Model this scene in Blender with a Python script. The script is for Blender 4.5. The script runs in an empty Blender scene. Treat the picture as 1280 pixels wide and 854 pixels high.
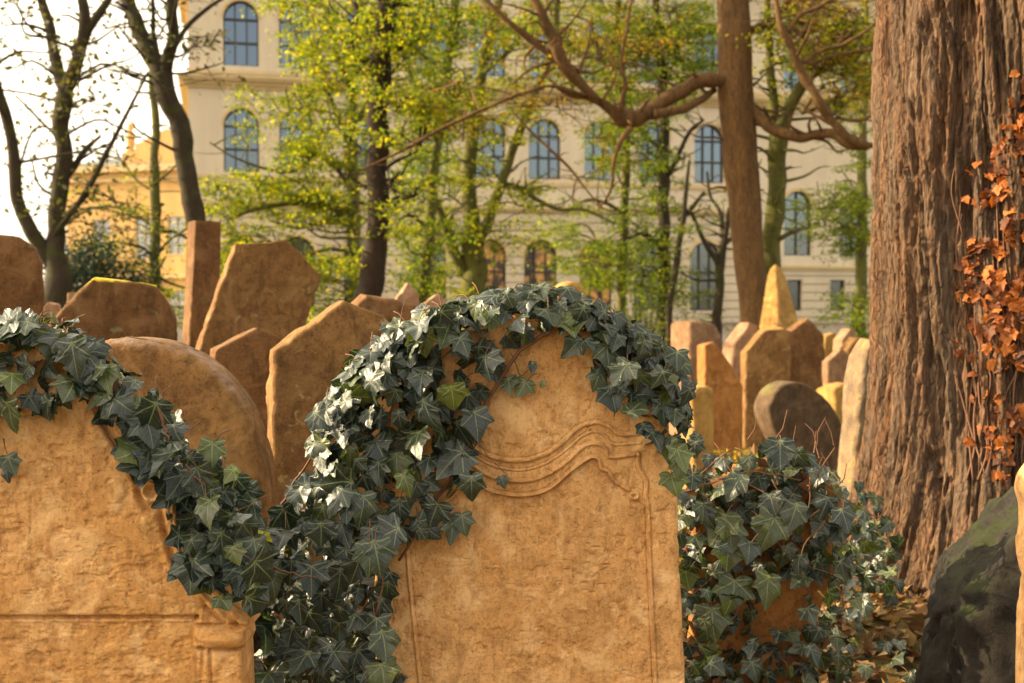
import bpy, math, random
import numpy as np
from mathutils import Vector, Matrix

rng = np.random.default_rng(7)
random.seed(7)
sc = bpy.context.scene
COL = sc.collection

# ------------------------------------------------------------------ camera
CAM_H = 1.5
F = 1600.0                      # focal length in photo pixels (1280 wide)
HORIZON = 390.0
PITCH = math.atan((427 - HORIZON) / F)
UP = np.array([0, math.sin(PITCH), math.cos(PITCH)])
FWD = np.array([0, math.cos(PITCH), -math.sin(PITCH)])

def at(px, py, Y):
    """world point seen at photo pixel (px, py) at distance Y"""
    d = np.array([(px - 640) / F, 0, 0]) - UP * ((py - 427) / F) + FWD
    t = Y / d[1]
    return np.array([d[0] * t, Y, CAM_H + d[2] * t])

# ------------------------------------------------------------------ noise
def _hash(ix, iy, iz):
    h = (ix.astype(np.int64) * 374761393 + iy.astype(np.int64) * 668265263 + iz.astype(np.int64) * 2147483647 * 3) & 0xFFFFFFFF
    h = ((h ^ (h >> 13)) * 1274126177) & 0xFFFFFFFF
    h = ((h ^ (h >> 16)) * 2246822519) & 0xFFFFFFFF
    h = h ^ (h >> 15)
    return (h & 0xFFFFFF) / float(0x7FFFFF) - 1.0

def vnoise(p):
    p = np.asarray(p, float)
    i = np.floor(p); f = p - i
    u = f * f * f * (f * (f * 6 - 15) + 10)
    ix, iy, iz = i[..., 0], i[..., 1], i[..., 2]
    r = 0
    for a in (0, 1):
        wa = u[..., 0] if a else 1 - u[..., 0]
        for b in (0, 1):
            wb = u[..., 1] if b else 1 - u[..., 1]
            for c in (0, 1):
                wc = u[..., 2] if c else 1 - u[..., 2]
                r = r + wa * wb * wc * _hash(ix + a, iy + b, iz + c)
    return r

def fbm(p, octv=4, gain=0.5):
    p = np.asarray(p, float); a = 1.0; s = 0; r = 0
    for k in range(octv):
        r = r + a * vnoise(p + 17.3 * k); s += a; a *= gain; p = p * 2.03
    return r / s

# ------------------------------------------------------------------ ground height
def gz(x, y):
    x = np.asarray(x, float); y = np.asarray(y, float)
    z = 0.40 * np.exp(-((x - 1.75) ** 2 + (y - 4.9) ** 2) / 1.5 ** 2)
    z = z + 0.20 * np.exp(-((x + 2.0) ** 2 + (y - 7.5) ** 2) / 3.5 ** 2)
    near = np.exp(-(np.maximum(0, np.hypot(x, y) - 25) / 15) ** 2)
    z = z + near * 0.05 * vnoise(np.stack([x * .6, y * .6, x * 0 + .5], -1))
    return z

# ------------------------------------------------------------------ object helpers
def link(o, parent=None):
    COL.objects.link(o)
    if parent is not None:
        o.parent = parent
    return o

def tag(o, label=None, cat=None, group=None, kind=None):
    if label: o['label'] = label
    if cat: o['category'] = cat
    if group: o['group'] = group
    if kind: o['kind'] = kind
    return o

def empty(name, loc, rz=0.0):
    o = bpy.data.objects.new(name, None)
    o.empty_display_size = 0.2
    o.location = [float(v) for v in loc]; o.rotation_euler = (0, 0, rz)
    return link(o)

def mesh_obj(name, verts, faces, mat, parent=None, smooth=True, loc=None, uv=None, attr=None):
    me = bpy.data.meshes.new(name)
    v = np.asarray(verts, float)
    if parent is not None and loc is None:
        # vertices are given in world space; bring them into the parent's space
        M = Matrix.Translation(parent.location) @ Matrix.Rotation(parent.rotation_euler[2], 4, 'Z')
        Mi = np.array(M.inverted())
        v = v @ Mi[:3, :3].T + Mi[:3, 3]
    me.from_pydata(v.tolist(), [], faces)
    me.update()
    if uv is not None:
        lay = me.uv_layers.new(name='leaf')
        li = np.empty(len(me.loops), dtype=np.int64); me.loops.foreach_get('vertex_index', li)
        lay.data.foreach_set('uv', np.asarray(uv, float)[li].ravel())
    if attr is not None:
        for k, a in attr.items():
            t = me.attributes.new(k, 'FLOAT', 'POINT')
            t.data.foreach_set('value', np.asarray(a, float))
    if smooth:
        me.polygons.foreach_set('use_smooth', np.ones(len(me.polygons), bool))
    me.materials.append(mat)
    o = bpy.data.objects.new(name, me)
    if loc is not None:
        o.location = [float(c) for c in loc]
    return link(o, parent)

class MB:
    """collects world-space geometry"""
    def __init__(s): s.v = []; s.f = []; s.n = 0
    def add(s, v, f):
        v = np.asarray(v, float)
        s.v.append(v); s.f += [tuple(int(i) + s.n for i in q) for q in f]; s.n += len(v)
    def box(s, lo, hi):
        (a, b, c), (d, e, g) = lo, hi
        s.add([(a,b,c),(d,b,c),(d,e,c),(a,e,c),(a,b,g),(d,b,g),(d,e,g),(a,e,g)],
              [(0,3,2,1),(4,5,6,7),(0,1,5,4),(1,2,6,5),(2,3,7,6),(3,0,4,7)])
    def tube(s, pts, rad, seg=8, cap=True):
        pts = np.asarray(pts, float); n = len(pts); rad = np.broadcast_to(np.asarray(rad, float), (n,))
        t = np.gradient(pts, axis=0); t /= np.linalg.norm(t, axis=1)[:, None] + 1e-9
        ref = np.array([0.31, 0.83, 0.2]); ref /= np.linalg.norm(ref)
        a = np.cross(t, ref); a /= np.linalg.norm(a, axis=1)[:, None] + 1e-9
        b = np.cross(t, a)
        ang = np.linspace(0, 2 * np.pi, seg, endpoint=False)
        V = pts[:, None] + rad[:, None, None] * (np.cos(ang)[None, :, None] * a[:, None] + np.sin(ang)[None, :, None] * b[:, None])
        fs = []
        for i in range(n - 1):
            for j in range(seg):
                k = (j + 1) % seg
                fs.append((i*seg+j, i*seg+k, (i+1)*seg+k, (i+1)*seg+j))
        if cap:
            fs.append(tuple(range(seg))[::-1]); fs.append(tuple((n-1)*seg + j for j in range(seg)))
        s.add(V.reshape(-1, 3), fs)
    def build(s, name, mat, parent=None, smooth=True, loc=None):
        return mesh_obj(name, np.concatenate(s.v), s.f, mat, parent, smooth, loc)

def catmull(P, m=6):
    P = np.asarray(P, float)
    if len(P) < 3:
        t = np.linspace(0, 1, m + 1)[:, None]
        return P[0] * (1 - t) + P[-1] * t
    Q = np.vstack([2 * P[0] - P[1], P, 2 * P[-1] - P[-2]]); out = []
    for i in range(1, len(Q) - 2):
        p0, p1, p2, p3 = Q[i-1], Q[i], Q[i+1], Q[i+2]
        for t in np.linspace(0, 1, m, endpoint=False):
            out.append(0.5 * ((2*p1) + (-p0+p2)*t + (2*p0-5*p1+4*p2-p3)*t*t + (-p0+3*p1-3*p2+p3)*t**3))
    out.append(P[-1])
    return np.array(out)

# ------------------------------------------------------------------ materials
class N:
    def __init__(s, name):
        s.m = bpy.data.materials.new(name); s.m.use_nodes = True
        s.t = s.m.node_tree; s.t.nodes.clear()
        s.out = s.t.nodes.new('ShaderNodeOutputMaterial')
    def n(s, typ, **kw):
        nd = s.t.nodes.new(typ)
        for k, v in kw.items():
            if k in ('op',): nd.operation = v
            elif hasattr(nd, k): setattr(nd, k, v)
        return nd
    def l(s, a, b): s.t.links.new(a, b)
    def setin(s, sock, v):
        if isinstance(v, bpy.types.NodeSocket): s.l(v, sock)
        else:
            if sock.type == 'RGBA' and len(v) == 3: v = (*v, 1)
            sock.default_value = v
    def math(s, op, a, b=None, clamp=False):
        nd = s.n('ShaderNodeMath', op=op); nd.use_clamp = clamp
        s.setin(nd.inputs[0], a)
        if b is not None: s.setin(nd.inputs[1], b)
        return nd.outputs[0]
    def mix(s, fac, a, b, mode='MIX'):
        nd = s.n('ShaderNodeMix'); nd.data_type = 'RGBA'; nd.blend_type = mode
        s.setin(nd.inputs[0], fac); s.setin(nd.inputs[6], a); s.setin(nd.inputs[7], b)
        return nd.outputs[2]
    def noise(s, vec, scale, detail=4, rough=.55, dist=0):
        nd = s.n('ShaderNodeTexNoise'); s.l(vec, nd.inputs['Vector'])
        nd.inputs['Scale'].default_value = scale; nd.inputs['Detail'].default_value = detail
        nd.inputs['Roughness'].default_value = rough; nd.inputs['Distortion'].default_value = dist
        return nd.outputs[0]
    def ramp(s, v, lo, hi):
        nd = s.n('ShaderNodeMapRange'); nd.interpolation_type = 'SMOOTHSTEP'
        s.l(v, nd.inputs[0]); nd.inputs[1].default_value = lo; nd.inputs[2].default_value = hi
        return nd.outputs[0]
    def coord(s, shift=True):
        tc = s.n('ShaderNodeTexCoord')
        if not shift: return tc.outputs['Object']
        oi = s.n('ShaderNodeObjectInfo')
        ad = s.n('ShaderNodeVectorMath', op='ADD')
        s.l(tc.outputs['Object'], ad.inputs[0])
        ml = s.math('MULTIPLY', oi.outputs['Random'], 37.0)
        s.l(ml, ad.inputs[1])
        return ad.outputs[0]
    def scalev(s, v, k):
        nd = s.n('ShaderNodeVectorMath', op='MULTIPLY'); s.l(v, nd.inputs[0]); nd.inputs[1].default_value = k
        return nd.outputs[0]
    def bump(s, h, strength, dist, normal=None):
        nd = s.n('ShaderNodeBump'); nd.inputs['Strength'].default_value = strength; nd.inputs['Distance'].default_value = dist
        s.l(h, nd.inputs['Height'])
        if normal is not None: s.l(normal, nd.inputs['Normal'])
        return nd.outputs[0]
    def bsdf(s, col, rough=.9, spec=.3, normal=None):
        nd = s.n('ShaderNodeBsdfPrincipled')
        s.setin(nd.inputs['Base Color'], col); s.setin(nd.inputs['Roughness'], rough)
        s.setin(nd.inputs['Specular IOR Level'], spec)
        if normal is not None: s.l(normal, nd.inputs['Normal'])
        return nd
    def done(s, sh):
        s.l(sh.outputs[0] if hasattr(sh, 'outputs') else sh, s.out.inputs['Surface']); return s.m

def stone_mat(name, c1, c2, dark, lichen=None, lichen_amt=0.0, top=None, top_amt=0.0, fine=1.7):
    m = N(name); v = m.coord()
    big = m.noise(v, 2.6, 5, .6, .4); mid = m.noise(v, 9 * fine, 6, .65, .6); gr = m.noise(v, 60 * fine, 3, .7); spk = m.noise(v, 24 * fine, 4, .75)
    col = m.mix(m.ramp(big, .35, .65), c1, c2)
    vs = m.scalev(v, (1.0, 1.0, .35))
    streak = m.noise(vs, 14 * fine, 5, .65, .3)
    col = m.mix(m.math('MULTIPLY', m.ramp(streak, .45, .66), .6), col, dark)
    col = m.mix(m.math('MULTIPLY', m.ramp(mid, .48, .70), .6), col, dark)
    col = m.mix(m.math('MULTIPLY', m.ramp(gr, .50, .72), .6), col, tuple(c * .6 for c in dark))
    col = m.mix(m.math('MULTIPLY', m.ramp(spk, .58, .68), .55), col, tuple(c * .5 for c in dark))
    pale = m.noise(v, 4.1 * fine, 5, .65, .8)
    col = m.mix(m.math('MULTIPLY', m.ramp(pale, .48, .66), .6), col, tuple(min(.72, c * k) for c, k in zip(c1, (1.22, 1.32, 1.55))))
    run = m.noise(m.scalev(v, (1, 1, .18)), 5, 4, .6, .2)
    col = m.mix(m.math('MULTIPLY', m.ramp(run, .55, .72), .4), col, dark)
    if lichen:
        ln = m.noise(v, 7 * fine, 6, .7, 1.0)
        col = m.mix(m.ramp(ln, .62 - lichen_amt * .3, .72 - lichen_amt * .3), col, lichen)
    if top:
        g = m.n('ShaderNodeNewGeometry'); sx = m.n('ShaderNodeSeparateXYZ'); m.l(g.outputs['Normal'], sx.inputs[0])
        f = m.math('MULTIPLY', m.ramp(sx.outputs[2], .35, .8), m.ramp(m.noise(v, 6, 5, .7), .42, .62))
        col = m.mix(m.math('MULTIPLY', f, top_amt), col, top)
    pit = m.noise(v, 28 * fine, 6, .72)
    b = m.bump(gr, .45, .004)
    b = m.bump(m.ramp(pit, .28, .5), .5, .006, b)
    return m.done(m.bsdf(col, .92, .2, b))

M = {}
M['sand'] = stone_mat('sandstone', (.62, .345, .140), (.52, .265, .092), (.30, .145, .050), fine=2.6)
M['sand_warm'] = stone_mat('sandstone_warm', (.62, .34, .132), (.52, .26, .082), (.33, .15, .046), fine=2.2)
M['ochre_rim'] = stone_mat('ochre_sandstone_skylit_rim', (0.229, 0.118, 0.038), (0.163, 0.081, 0.027), (0.081, 0.041, 0.016), top=(.27, .19, .15), top_amt=.9)  # sky reflection painted as grey mauve on the upward rim
M['brown'] = stone_mat('brown_sandstone', (0.180, 0.090, 0.033), (0.130, 0.061, 0.021), (0.061, 0.030, 0.013), lichen=(.16, .13, .065), lichen_amt=.10)
M['brown_lichen'] = stone_mat('brown_lichen_sandstone', (0.158, 0.079, 0.029), (0.115, 0.056, 0.019), (0.054, 0.027, 0.012), top=(.62, .46, .02), top_amt=.95, lichen=(.15, .13, .06), lichen_amt=.10)
M['ochre'] = stone_mat('ochre_sandstone', (0.229, 0.120, 0.040), (0.163, 0.081, 0.027), (0.081, 0.041, 0.016), lichen=(.30, .22, .09), lichen_amt=.10)
M['orange'] = stone_mat('orange_sandstone', (0.320, 0.140, 0.036), (0.248, 0.104, 0.028), (0.136, 0.056, 0.018), lichen=(.30, .19, .07), lichen_amt=.10)
M['yellow'] = stone_mat('yellow_lichen_stone', (0.340, 0.196, 0.051), (0.272, 0.145, 0.043), (0.170, 0.093, 0.034), lichen=(0.306, 0.196, 0.030), lichen_amt=.15)
M['mauve'] = stone_mat('mauve_marble', (0.247, 0.143, 0.071), (0.195, 0.105, 0.053), (0.098, 0.056, 0.038), lichen=(.30, .22, .12), lichen_amt=.10)
M['dark'] = stone_mat('dark_sandstone', (0.119, 0.070, 0.035), (0.084, 0.052, 0.028), (0.042, 0.028, 0.017), top=(.16, .17, .04), top_amt=.5)
M['pink'] = stone_mat('pink_marble', (0.320, 0.188, 0.104), (0.264, 0.144, 0.076), (0.160, 0.096, 0.064))
M['greymoss'] = stone_mat('grey_mossy_stone', (0.216, 0.136, 0.064), (0.152, 0.112, 0.076), (0.096, 0.072, 0.056), lichen=(0.336, 0.216, 0.056), lichen_amt=.15)
M['rock'] = stone_mat('blackened_rock', (.022, .018, .013), (.013, .011, .009), (.007, .006, .005), top=(.026, .033, .009), top_amt=.8, fine=2.6)
M['palewall'] = stone_mat('pale_plaster', (.48, .42, .35), (.42, .36, .29), (.3, .24, .18))

def bark_mat(name, c1, c2, c3, sx=1.0, bump=.5, moss=None, mamt=0.0):
    m = N(name); v = m.coord()
    vs = m.scalev(v, (1, 1, .12))
    a = m.noise(vs, 16 * sx, 6, .65, .3); b = m.noise(vs, 5 * sx, 4, .6, .4); c = m.noise(v, 3 * sx, 4, .6)
    col = m.mix(m.ramp(b, .38, .62), c1, c2)
    col = m.mix(m.math('MULTIPLY', m.ramp(m.noise(m.scalev(v, (1, 1, .07)), 9 * sx, 5, .7), .5, .68), .7), col, tuple(k * 1.7 for k in c2))
    col = m.mix(m.math('MULTIPLY', m.ramp(a, .5, .72), .8), col, c3)
    vo = m.n('ShaderNodeTexVoronoi'); vo.feature = 'DISTANCE_TO_EDGE'; vo.inputs['Scale'].default_value = 20 * sx
    wv = m.n('ShaderNodeVectorMath', op='ADD'); m.l(m.scalev(v, (1, 1, .09)), wv.inputs[0]); nv_ = m.n('ShaderNodeTexNoise'); nv_.inputs['Scale'].default_value = 9; m.l(v, nv_.inputs['Vector']); m.l(m.scalev(nv_.outputs['Color'], (.07, .07, .07)), wv.inputs[1]); m.l(wv.outputs[0], vo.inputs['Vector'])
    crack = m.ramp(vo.outputs['Distance'], .0, .22)
    col = m.mix(m.math('MULTIPLY', m.math('SUBTRACT', 1.0, crack), .6), col, c3)
    if moss:
        col = m.mix(m.math('MULTIPLY', m.ramp(c, .5 - mamt * .3, .72 - mamt * .3), .75), col, moss)
    n1 = m.bump(crack, bump * .5, .010, m.bump(a, bump, .02))
    n1 = m.bump(m.noise(vs, 60 * sx, 4, .7), bump * .6, .006, n1)
    return m.done(m.bsdf(col, .92, .2, n1))
M['bark'] = bark_mat('yew_bark', (.150, .076, .038), (.10, .066, .042), (.046, .027, .016), 2.2, 1.0)
M['bark_brown'] = bark_mat('brown_tree_bark', (.15, .078, .027), (.10, .054, .020), (.05, .029, .014), 1.5, .4)
M['bark_dark'] = bark_mat('dark_tree_bark', (0.052, 0.036, 0.024), (0.038, 0.028, 0.018), (0.025, 0.018, 0.013), 2, .4, (0.049, 0.052, 0.014), .2)
M['bark_black'] = bark_mat('blackish_tree_bark', (.040, .025, .014), (.028, .018, .011), (.016, .011, .008), 2, .4)
M['bark_moss'] = bark_mat('mossy_tree_bark', (.095, .07, .038), (.07, .055, .03), (.045, .033, .02), 2, .4, (.11, .115, .02), .6)

def leaf_mat(name, cols, transl=.45, rough=.55, spec=.3, hue=None):
    """loose leaves; colour varies leaf by leaf"""
    m = N(name); g = m.n('ShaderNodeNewGeometry'); r = g.outputs['Random Per Island']
    cr = m.n('ShaderNodeValToRGB'); m.l(r, cr.inputs[0])
    e = cr.color_ramp.elements
    while len(e) < len(cols): e.new(.5)
    for i, c in enumerate(cols):
        e[i].position = i / (len(cols) - 1); e[i].color = (*c, 1)
    p = m.bsdf(cr.outputs[0], rough, spec)
    tr = m.n('ShaderNodeBsdfTranslucent'); m.l(m.mix(1.0, cr.outputs[0], (1.3, 1.25, .6), 'MULTIPLY'), tr.inputs[0])
    mx = m.n('ShaderNodeMixShader'); mx.inputs[0].default_value = transl
    m.l(p.outputs[0], mx.inputs[1]); m.l(tr.outputs[0], mx.inputs[2])
    return m.done(mx)
M['leaf_spring'] = leaf_mat('spring_leaves', [(.075, .125, .008), (.14, .195, .009), (.25, .28, .010), (.44, .37, .014)], .58)
M['leaf_green'] = leaf_mat('green_leaves', [(.06, .115, .008), (.10, .165, .009), (.18, .235, .010), (.31, .32, .014)], .56)
M['leaf_gold'] = leaf_mat('golden_leaves', [(.19, .17, .014), (.28, .24, .016), (.40, .30, .02), (.45, .24, .025)], .5)
M['leaf_sparse'] = leaf_mat('olive_leaves', [(.05, .06, .012), (.09, .09, .016), (.13, .11, .02)], .4)
M['leaf_bush'] = leaf_mat('dark_bush_leaves', [(0.014, 0.029, 0.021), (0.022, 0.040, 0.026), (0.040, 0.056, 0.024)], .25)
M['leaf_yew'] = leaf_mat('yew_needles', [(.02, .035, .012), (.03, .05, .016), (.045, .065, .02)], .2)
M['leaf_dead'] = leaf_mat('russet_dead_ivy_leaves', [(.07, .026, .012), (.19, .055, .013), (.34, .098, .016), (.46, .15, .03)], .3, .6)
M['leaf_brown'] = leaf_mat('withered_brown_leaves', [(.05, .022, .012), (.10, .04, .016), (.17, .075, .025), (.22, .12, .04)], .2, .7)
M['leaf_litter'] = leaf_mat('fallen_leaves', [(0.084, 0.042, 0.021), (0.175, 0.091, 0.035), (0.252, 0.140, 0.056), (0.350, 0.238, 0.084)], .2, .7)

def ivy_mat(name):
    m = N(name)
    uv = m.n('ShaderNodeUVMap'); uv.uv_map = 'leaf'
    sp = m.n('ShaderNodeSeparateXYZ'); m.l(uv.outputs[0], sp.inputs[0])
    x = m.math('ABSOLUTE', sp.outputs[0]); y = sp.outputs[1]
    best = None; along_b = None
    for ang, ln in ((0, 1.0), (52, .72), (108, .5)):
        dx, dy = math.sin(math.radians(ang)), math.cos(math.radians(ang))
        al = m.math('ADD', m.math('MULTIPLY', x, dx), m.math('MULTIPLY', y, dy))
        pe = m.math('ABSOLUTE', m.math('SUBTRACT', m.math('MULTIPLY', x, dy), m.math('MULTIPLY', y, dx)))
        pe = m.math('ADD', pe, m.math('MULTIPLY', m.math('LESS_THAN', al, 0.0), 5.0))
        if best is None: best, along_b = pe, al
        else:
            c = m.math('LESS_THAN', pe, best)
            inv = m.math('SUBTRACT', 1.0, c)
            along_b = m.math('ADD', m.math('MULTIPLY', al, c), m.math('MULTIPLY', along_b, inv))
            best = m.math('MINIMUM', best, pe)
    w = m.math('MAXIMUM', m.math('SUBTRACT', .030, m.math('MULTIPLY', along_b, .022)), .008)
    main = m.math('SUBTRACT', 1.0, m.math('DIVIDE', best, w), True)
    # side veins leave the main ones at an angle
    q = m.math('MULTIPLY', m.math('SUBTRACT', along_b, m.math('MULTIPLY', best, 1.0)), 6.5)
    fr = m.math('ABSOLUTE', m.math('SUBTRACT', m.math('FRACT', q), .5))
    side = m.math('MULTIPLY', m.math('SUBTRACT', 1.0, m.math('DIVIDE', fr, .085), True), .38)
    vein = m.math('MAXIMUM', m.math('POWER', main, .6), side)
    at_ = m.n('ShaderNodeAttribute'); at_.attribute_name = 'tint'
    cr = m.n('ShaderNodeValToRGB'); m.l(at_.outputs['Fac'], cr.inputs[0])
    e = cr.color_ramp.elements
    for pos, c in ((0, (.006, .014, .0125)), (.4, (.013, .024, .018)), (.62, (.032, .044, .014)), (.86, (.09, .11, .015)), (.97, (.5, .43, .02)), (1.0, (.4, .2, .05))):
        k = e.new(pos); k.color = (*c, 1)
    e.remove(e[0]) if e[0].color[0] == 0 and e[0].color[1] == 0 else None
    nz = m.noise(m.coord(False), 26, 4, .6)
    base = m.mix(m.math('MULTIPLY', m.ramp(nz, .45, .75), .4), cr.outputs[0], (.040, .052, .036))
    vc = m.mix(.6, m.mix(1.0, cr.outputs[0], (2.6, 2.6, 1.8), 'MULTIPLY'), (.30, .33, .17))
    col = m.mix(m.math('MULTIPLY', vein, .75), base, vc)
    b = m.bump(m.math('SUBTRACT', 1.0, vein), .25, .002)
    b = m.bump(m.noise(m.coord(False), 70, 3, .5), .3, .003, b)
    p = m.bsdf(col, m.math('ADD', .30, m.math('MULTIPLY', nz, .2)), .6, b)
    tr = m.n('ShaderNodeBsdfTranslucent'); m.l(m.mix(1.0, col, (1.5, 1.8, .5), 'MULTIPLY'), tr.inputs[0])
    mx = m.n('ShaderNodeMixShader'); mx.inputs[0].default_value = .16
    m.l(p.outputs[0], mx.inputs[1]); m.l(tr.outputs[0], mx.inputs[2])
    return m.done(mx)
M['ivy'] = ivy_mat('ivy_leaf')

def simple(name, col, rough=.8, spec=.3):
    m = N(name); v = m.coord()
    c = m.mix(m.ramp(m.noise(v, 8, 4), .35, .7), col, tuple(k * .7 for k in col))
    return m.done(m.bsdf(c, rough, spec, m.bump(m.noise(v, 40, 4), .2, .005)))
M['stem'] = simple('ivy_stem', (.16, .075, .04))
M['twig'] = simple('dry_twig', (.38, .27, .17))

def wall_mat(name, c, groove=0.0):
    m = N(name); v = m.coord(False)
    vs = m.scalev(v, (1, 1, .25))
    col = m.mix(m.ramp(m.noise(vs, 1.2, 5, .6), .3, .7), c, tuple(k * .84 for k in c))
    col = m.mix(m.math('MULTIPLY', m.ramp(m.noise(v, .35, 4), .45, .75), .3), col, tuple(k * .75 for k in c))
    nb = m.bump(m.noise(v, 12, 4), .15, .02)
    if groove:
        sp = m.n('ShaderNodeSeparateXYZ'); m.l(v, sp.inputs[0])
        fr = m.math('ABSOLUTE', m.math('SUBTRACT', m.math('FRACT', m.math('DIVIDE', sp.outputs[2], groove)), .5))
        g = m.ramp(fr, .03, .09)
        col = m.mix(g, tuple(k * .55 for k in c), col)
        nb = m.bump(g, .9, .05, nb)
    return m.done(m.bsdf(col, .9, .2, nb))
M['plaster'] = wall_mat('cream_plaster', (.60, .51, .38))
M['rustic'] = wall_mat('rusticated_plaster', (.56, .47, .34), .36)
M['trim'] = wall_mat('stone_trim', (.56, .43, .24))
M['ochre_wall'] = wall_mat('ochre_plaster', (.56, .36, .15))
M['roof'] = simple('weathered_roof', (.16, .17, .15))
M['copper'] = simple('green_copper_roof', (.16, .26, .21))
M['frame'] = simple('dark_window_frame', (.045, .042, .035), .5)
M['paleframe'] = simple('pale_window_frame', (.5, .47, .4), .5)
def glass_mat():
    m = N('window_glass'); v = m.coord()
    p = m.bsdf((.012, .014, .016), .05, 1.0, m.bump(m.noise(v, 1.3, 2), .06, .05))
    p.inputs['IOR'].default_value = 2.0
    return m.done(p)
M['glass'] = glass_mat()
def amber_reflection_mat():  # warm reflections painted into the pane colour
    m = N('amber_reflection_glass'); v = m.coord()
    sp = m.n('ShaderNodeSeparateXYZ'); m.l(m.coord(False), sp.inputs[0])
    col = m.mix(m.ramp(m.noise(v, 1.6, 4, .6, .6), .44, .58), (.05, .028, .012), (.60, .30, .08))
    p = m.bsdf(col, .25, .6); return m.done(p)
M['amber_reflection'] = amber_reflection_mat()

def ground_mat():
    m = N('leafy_soil'); v = m.coord(False)
    col = m.mix(m.ramp(m.noise(v, .5, 5, .6), .4, .62), (.10, .075, .035), (.15, .11, .03))
    col = m.mix(m.ramp(m.noise(v, 3, 6, .65), .5, .7), col, (.085, .09, .02))
    col = m.mix(m.ramp(m.noise(v, 22, 5, .7), .5, .66), col, (.27, .16, .055))
    return m.done(m.bsdf(col, .95, .15, m.bump(m.noise(v, 25, 6, .7), .8, .05)))
M['ground'] = ground_mat()

# ------------------------------------------------------------------ ground
def axis(n, near, far):
    t = np.linspace(-1, 1, n); k = math.asinh(far / near)
    return near * np.sinh(k * t)
gx = axis(221, 3.0, 900); gy = axis(221, 3.0, 900) + 6
X, Yg = np.meshgrid(gx, gy)
Z = gz(X, Yg)
gv = np.stack([X, Yg, Z], -1).reshape(-1, 3); n = len(gx)
gf = [(j*n+i, j*n+i+1, (j+1)*n+i+1, (j+1)*n+i) for j in range(len(gy)-1) for i in range(n-1)]
tag(mesh_obj('ground', gv, gf, M['ground'], loc=(0, 0, 0)), kind='structure')

# ------------------------------------------------------------------ headstones
def seg_dist(P, A, B):
    d = B - A; L = (d * d).sum() + 1e-12
    t = np.clip(((P - A) @ d) / L, 0, 1)
    return np.linalg.norm(P - (A + t[:, None] * d), axis=1)

def poly_dist(P, line, closed=False):
    line = np.asarray(line, float); r = np.full(len(P), 1e9)
    idx = range(len(line)) if closed else range(len(line) - 1)
    for i in idx:
        r = np.minimum(r, seg_dist(P, line[i], line[(i + 1) % len(line)]))
    return r

def inside(P, poly):
    poly = np.asarray(poly, float); x, y = P[:, 0], P[:, 1]; c = np.zeros(len(P), bool)
    j = len(poly) - 1
    for i in range(len(poly)):
        xi, yi = poly[i]; xj, yj = poly[j]
        m = ((yi > y) != (yj > y)) & (x < (xj - xi) * (y - yi) / (yj - yi + 1e-12) + xi)
        c ^= m; j = i
    return c

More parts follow.
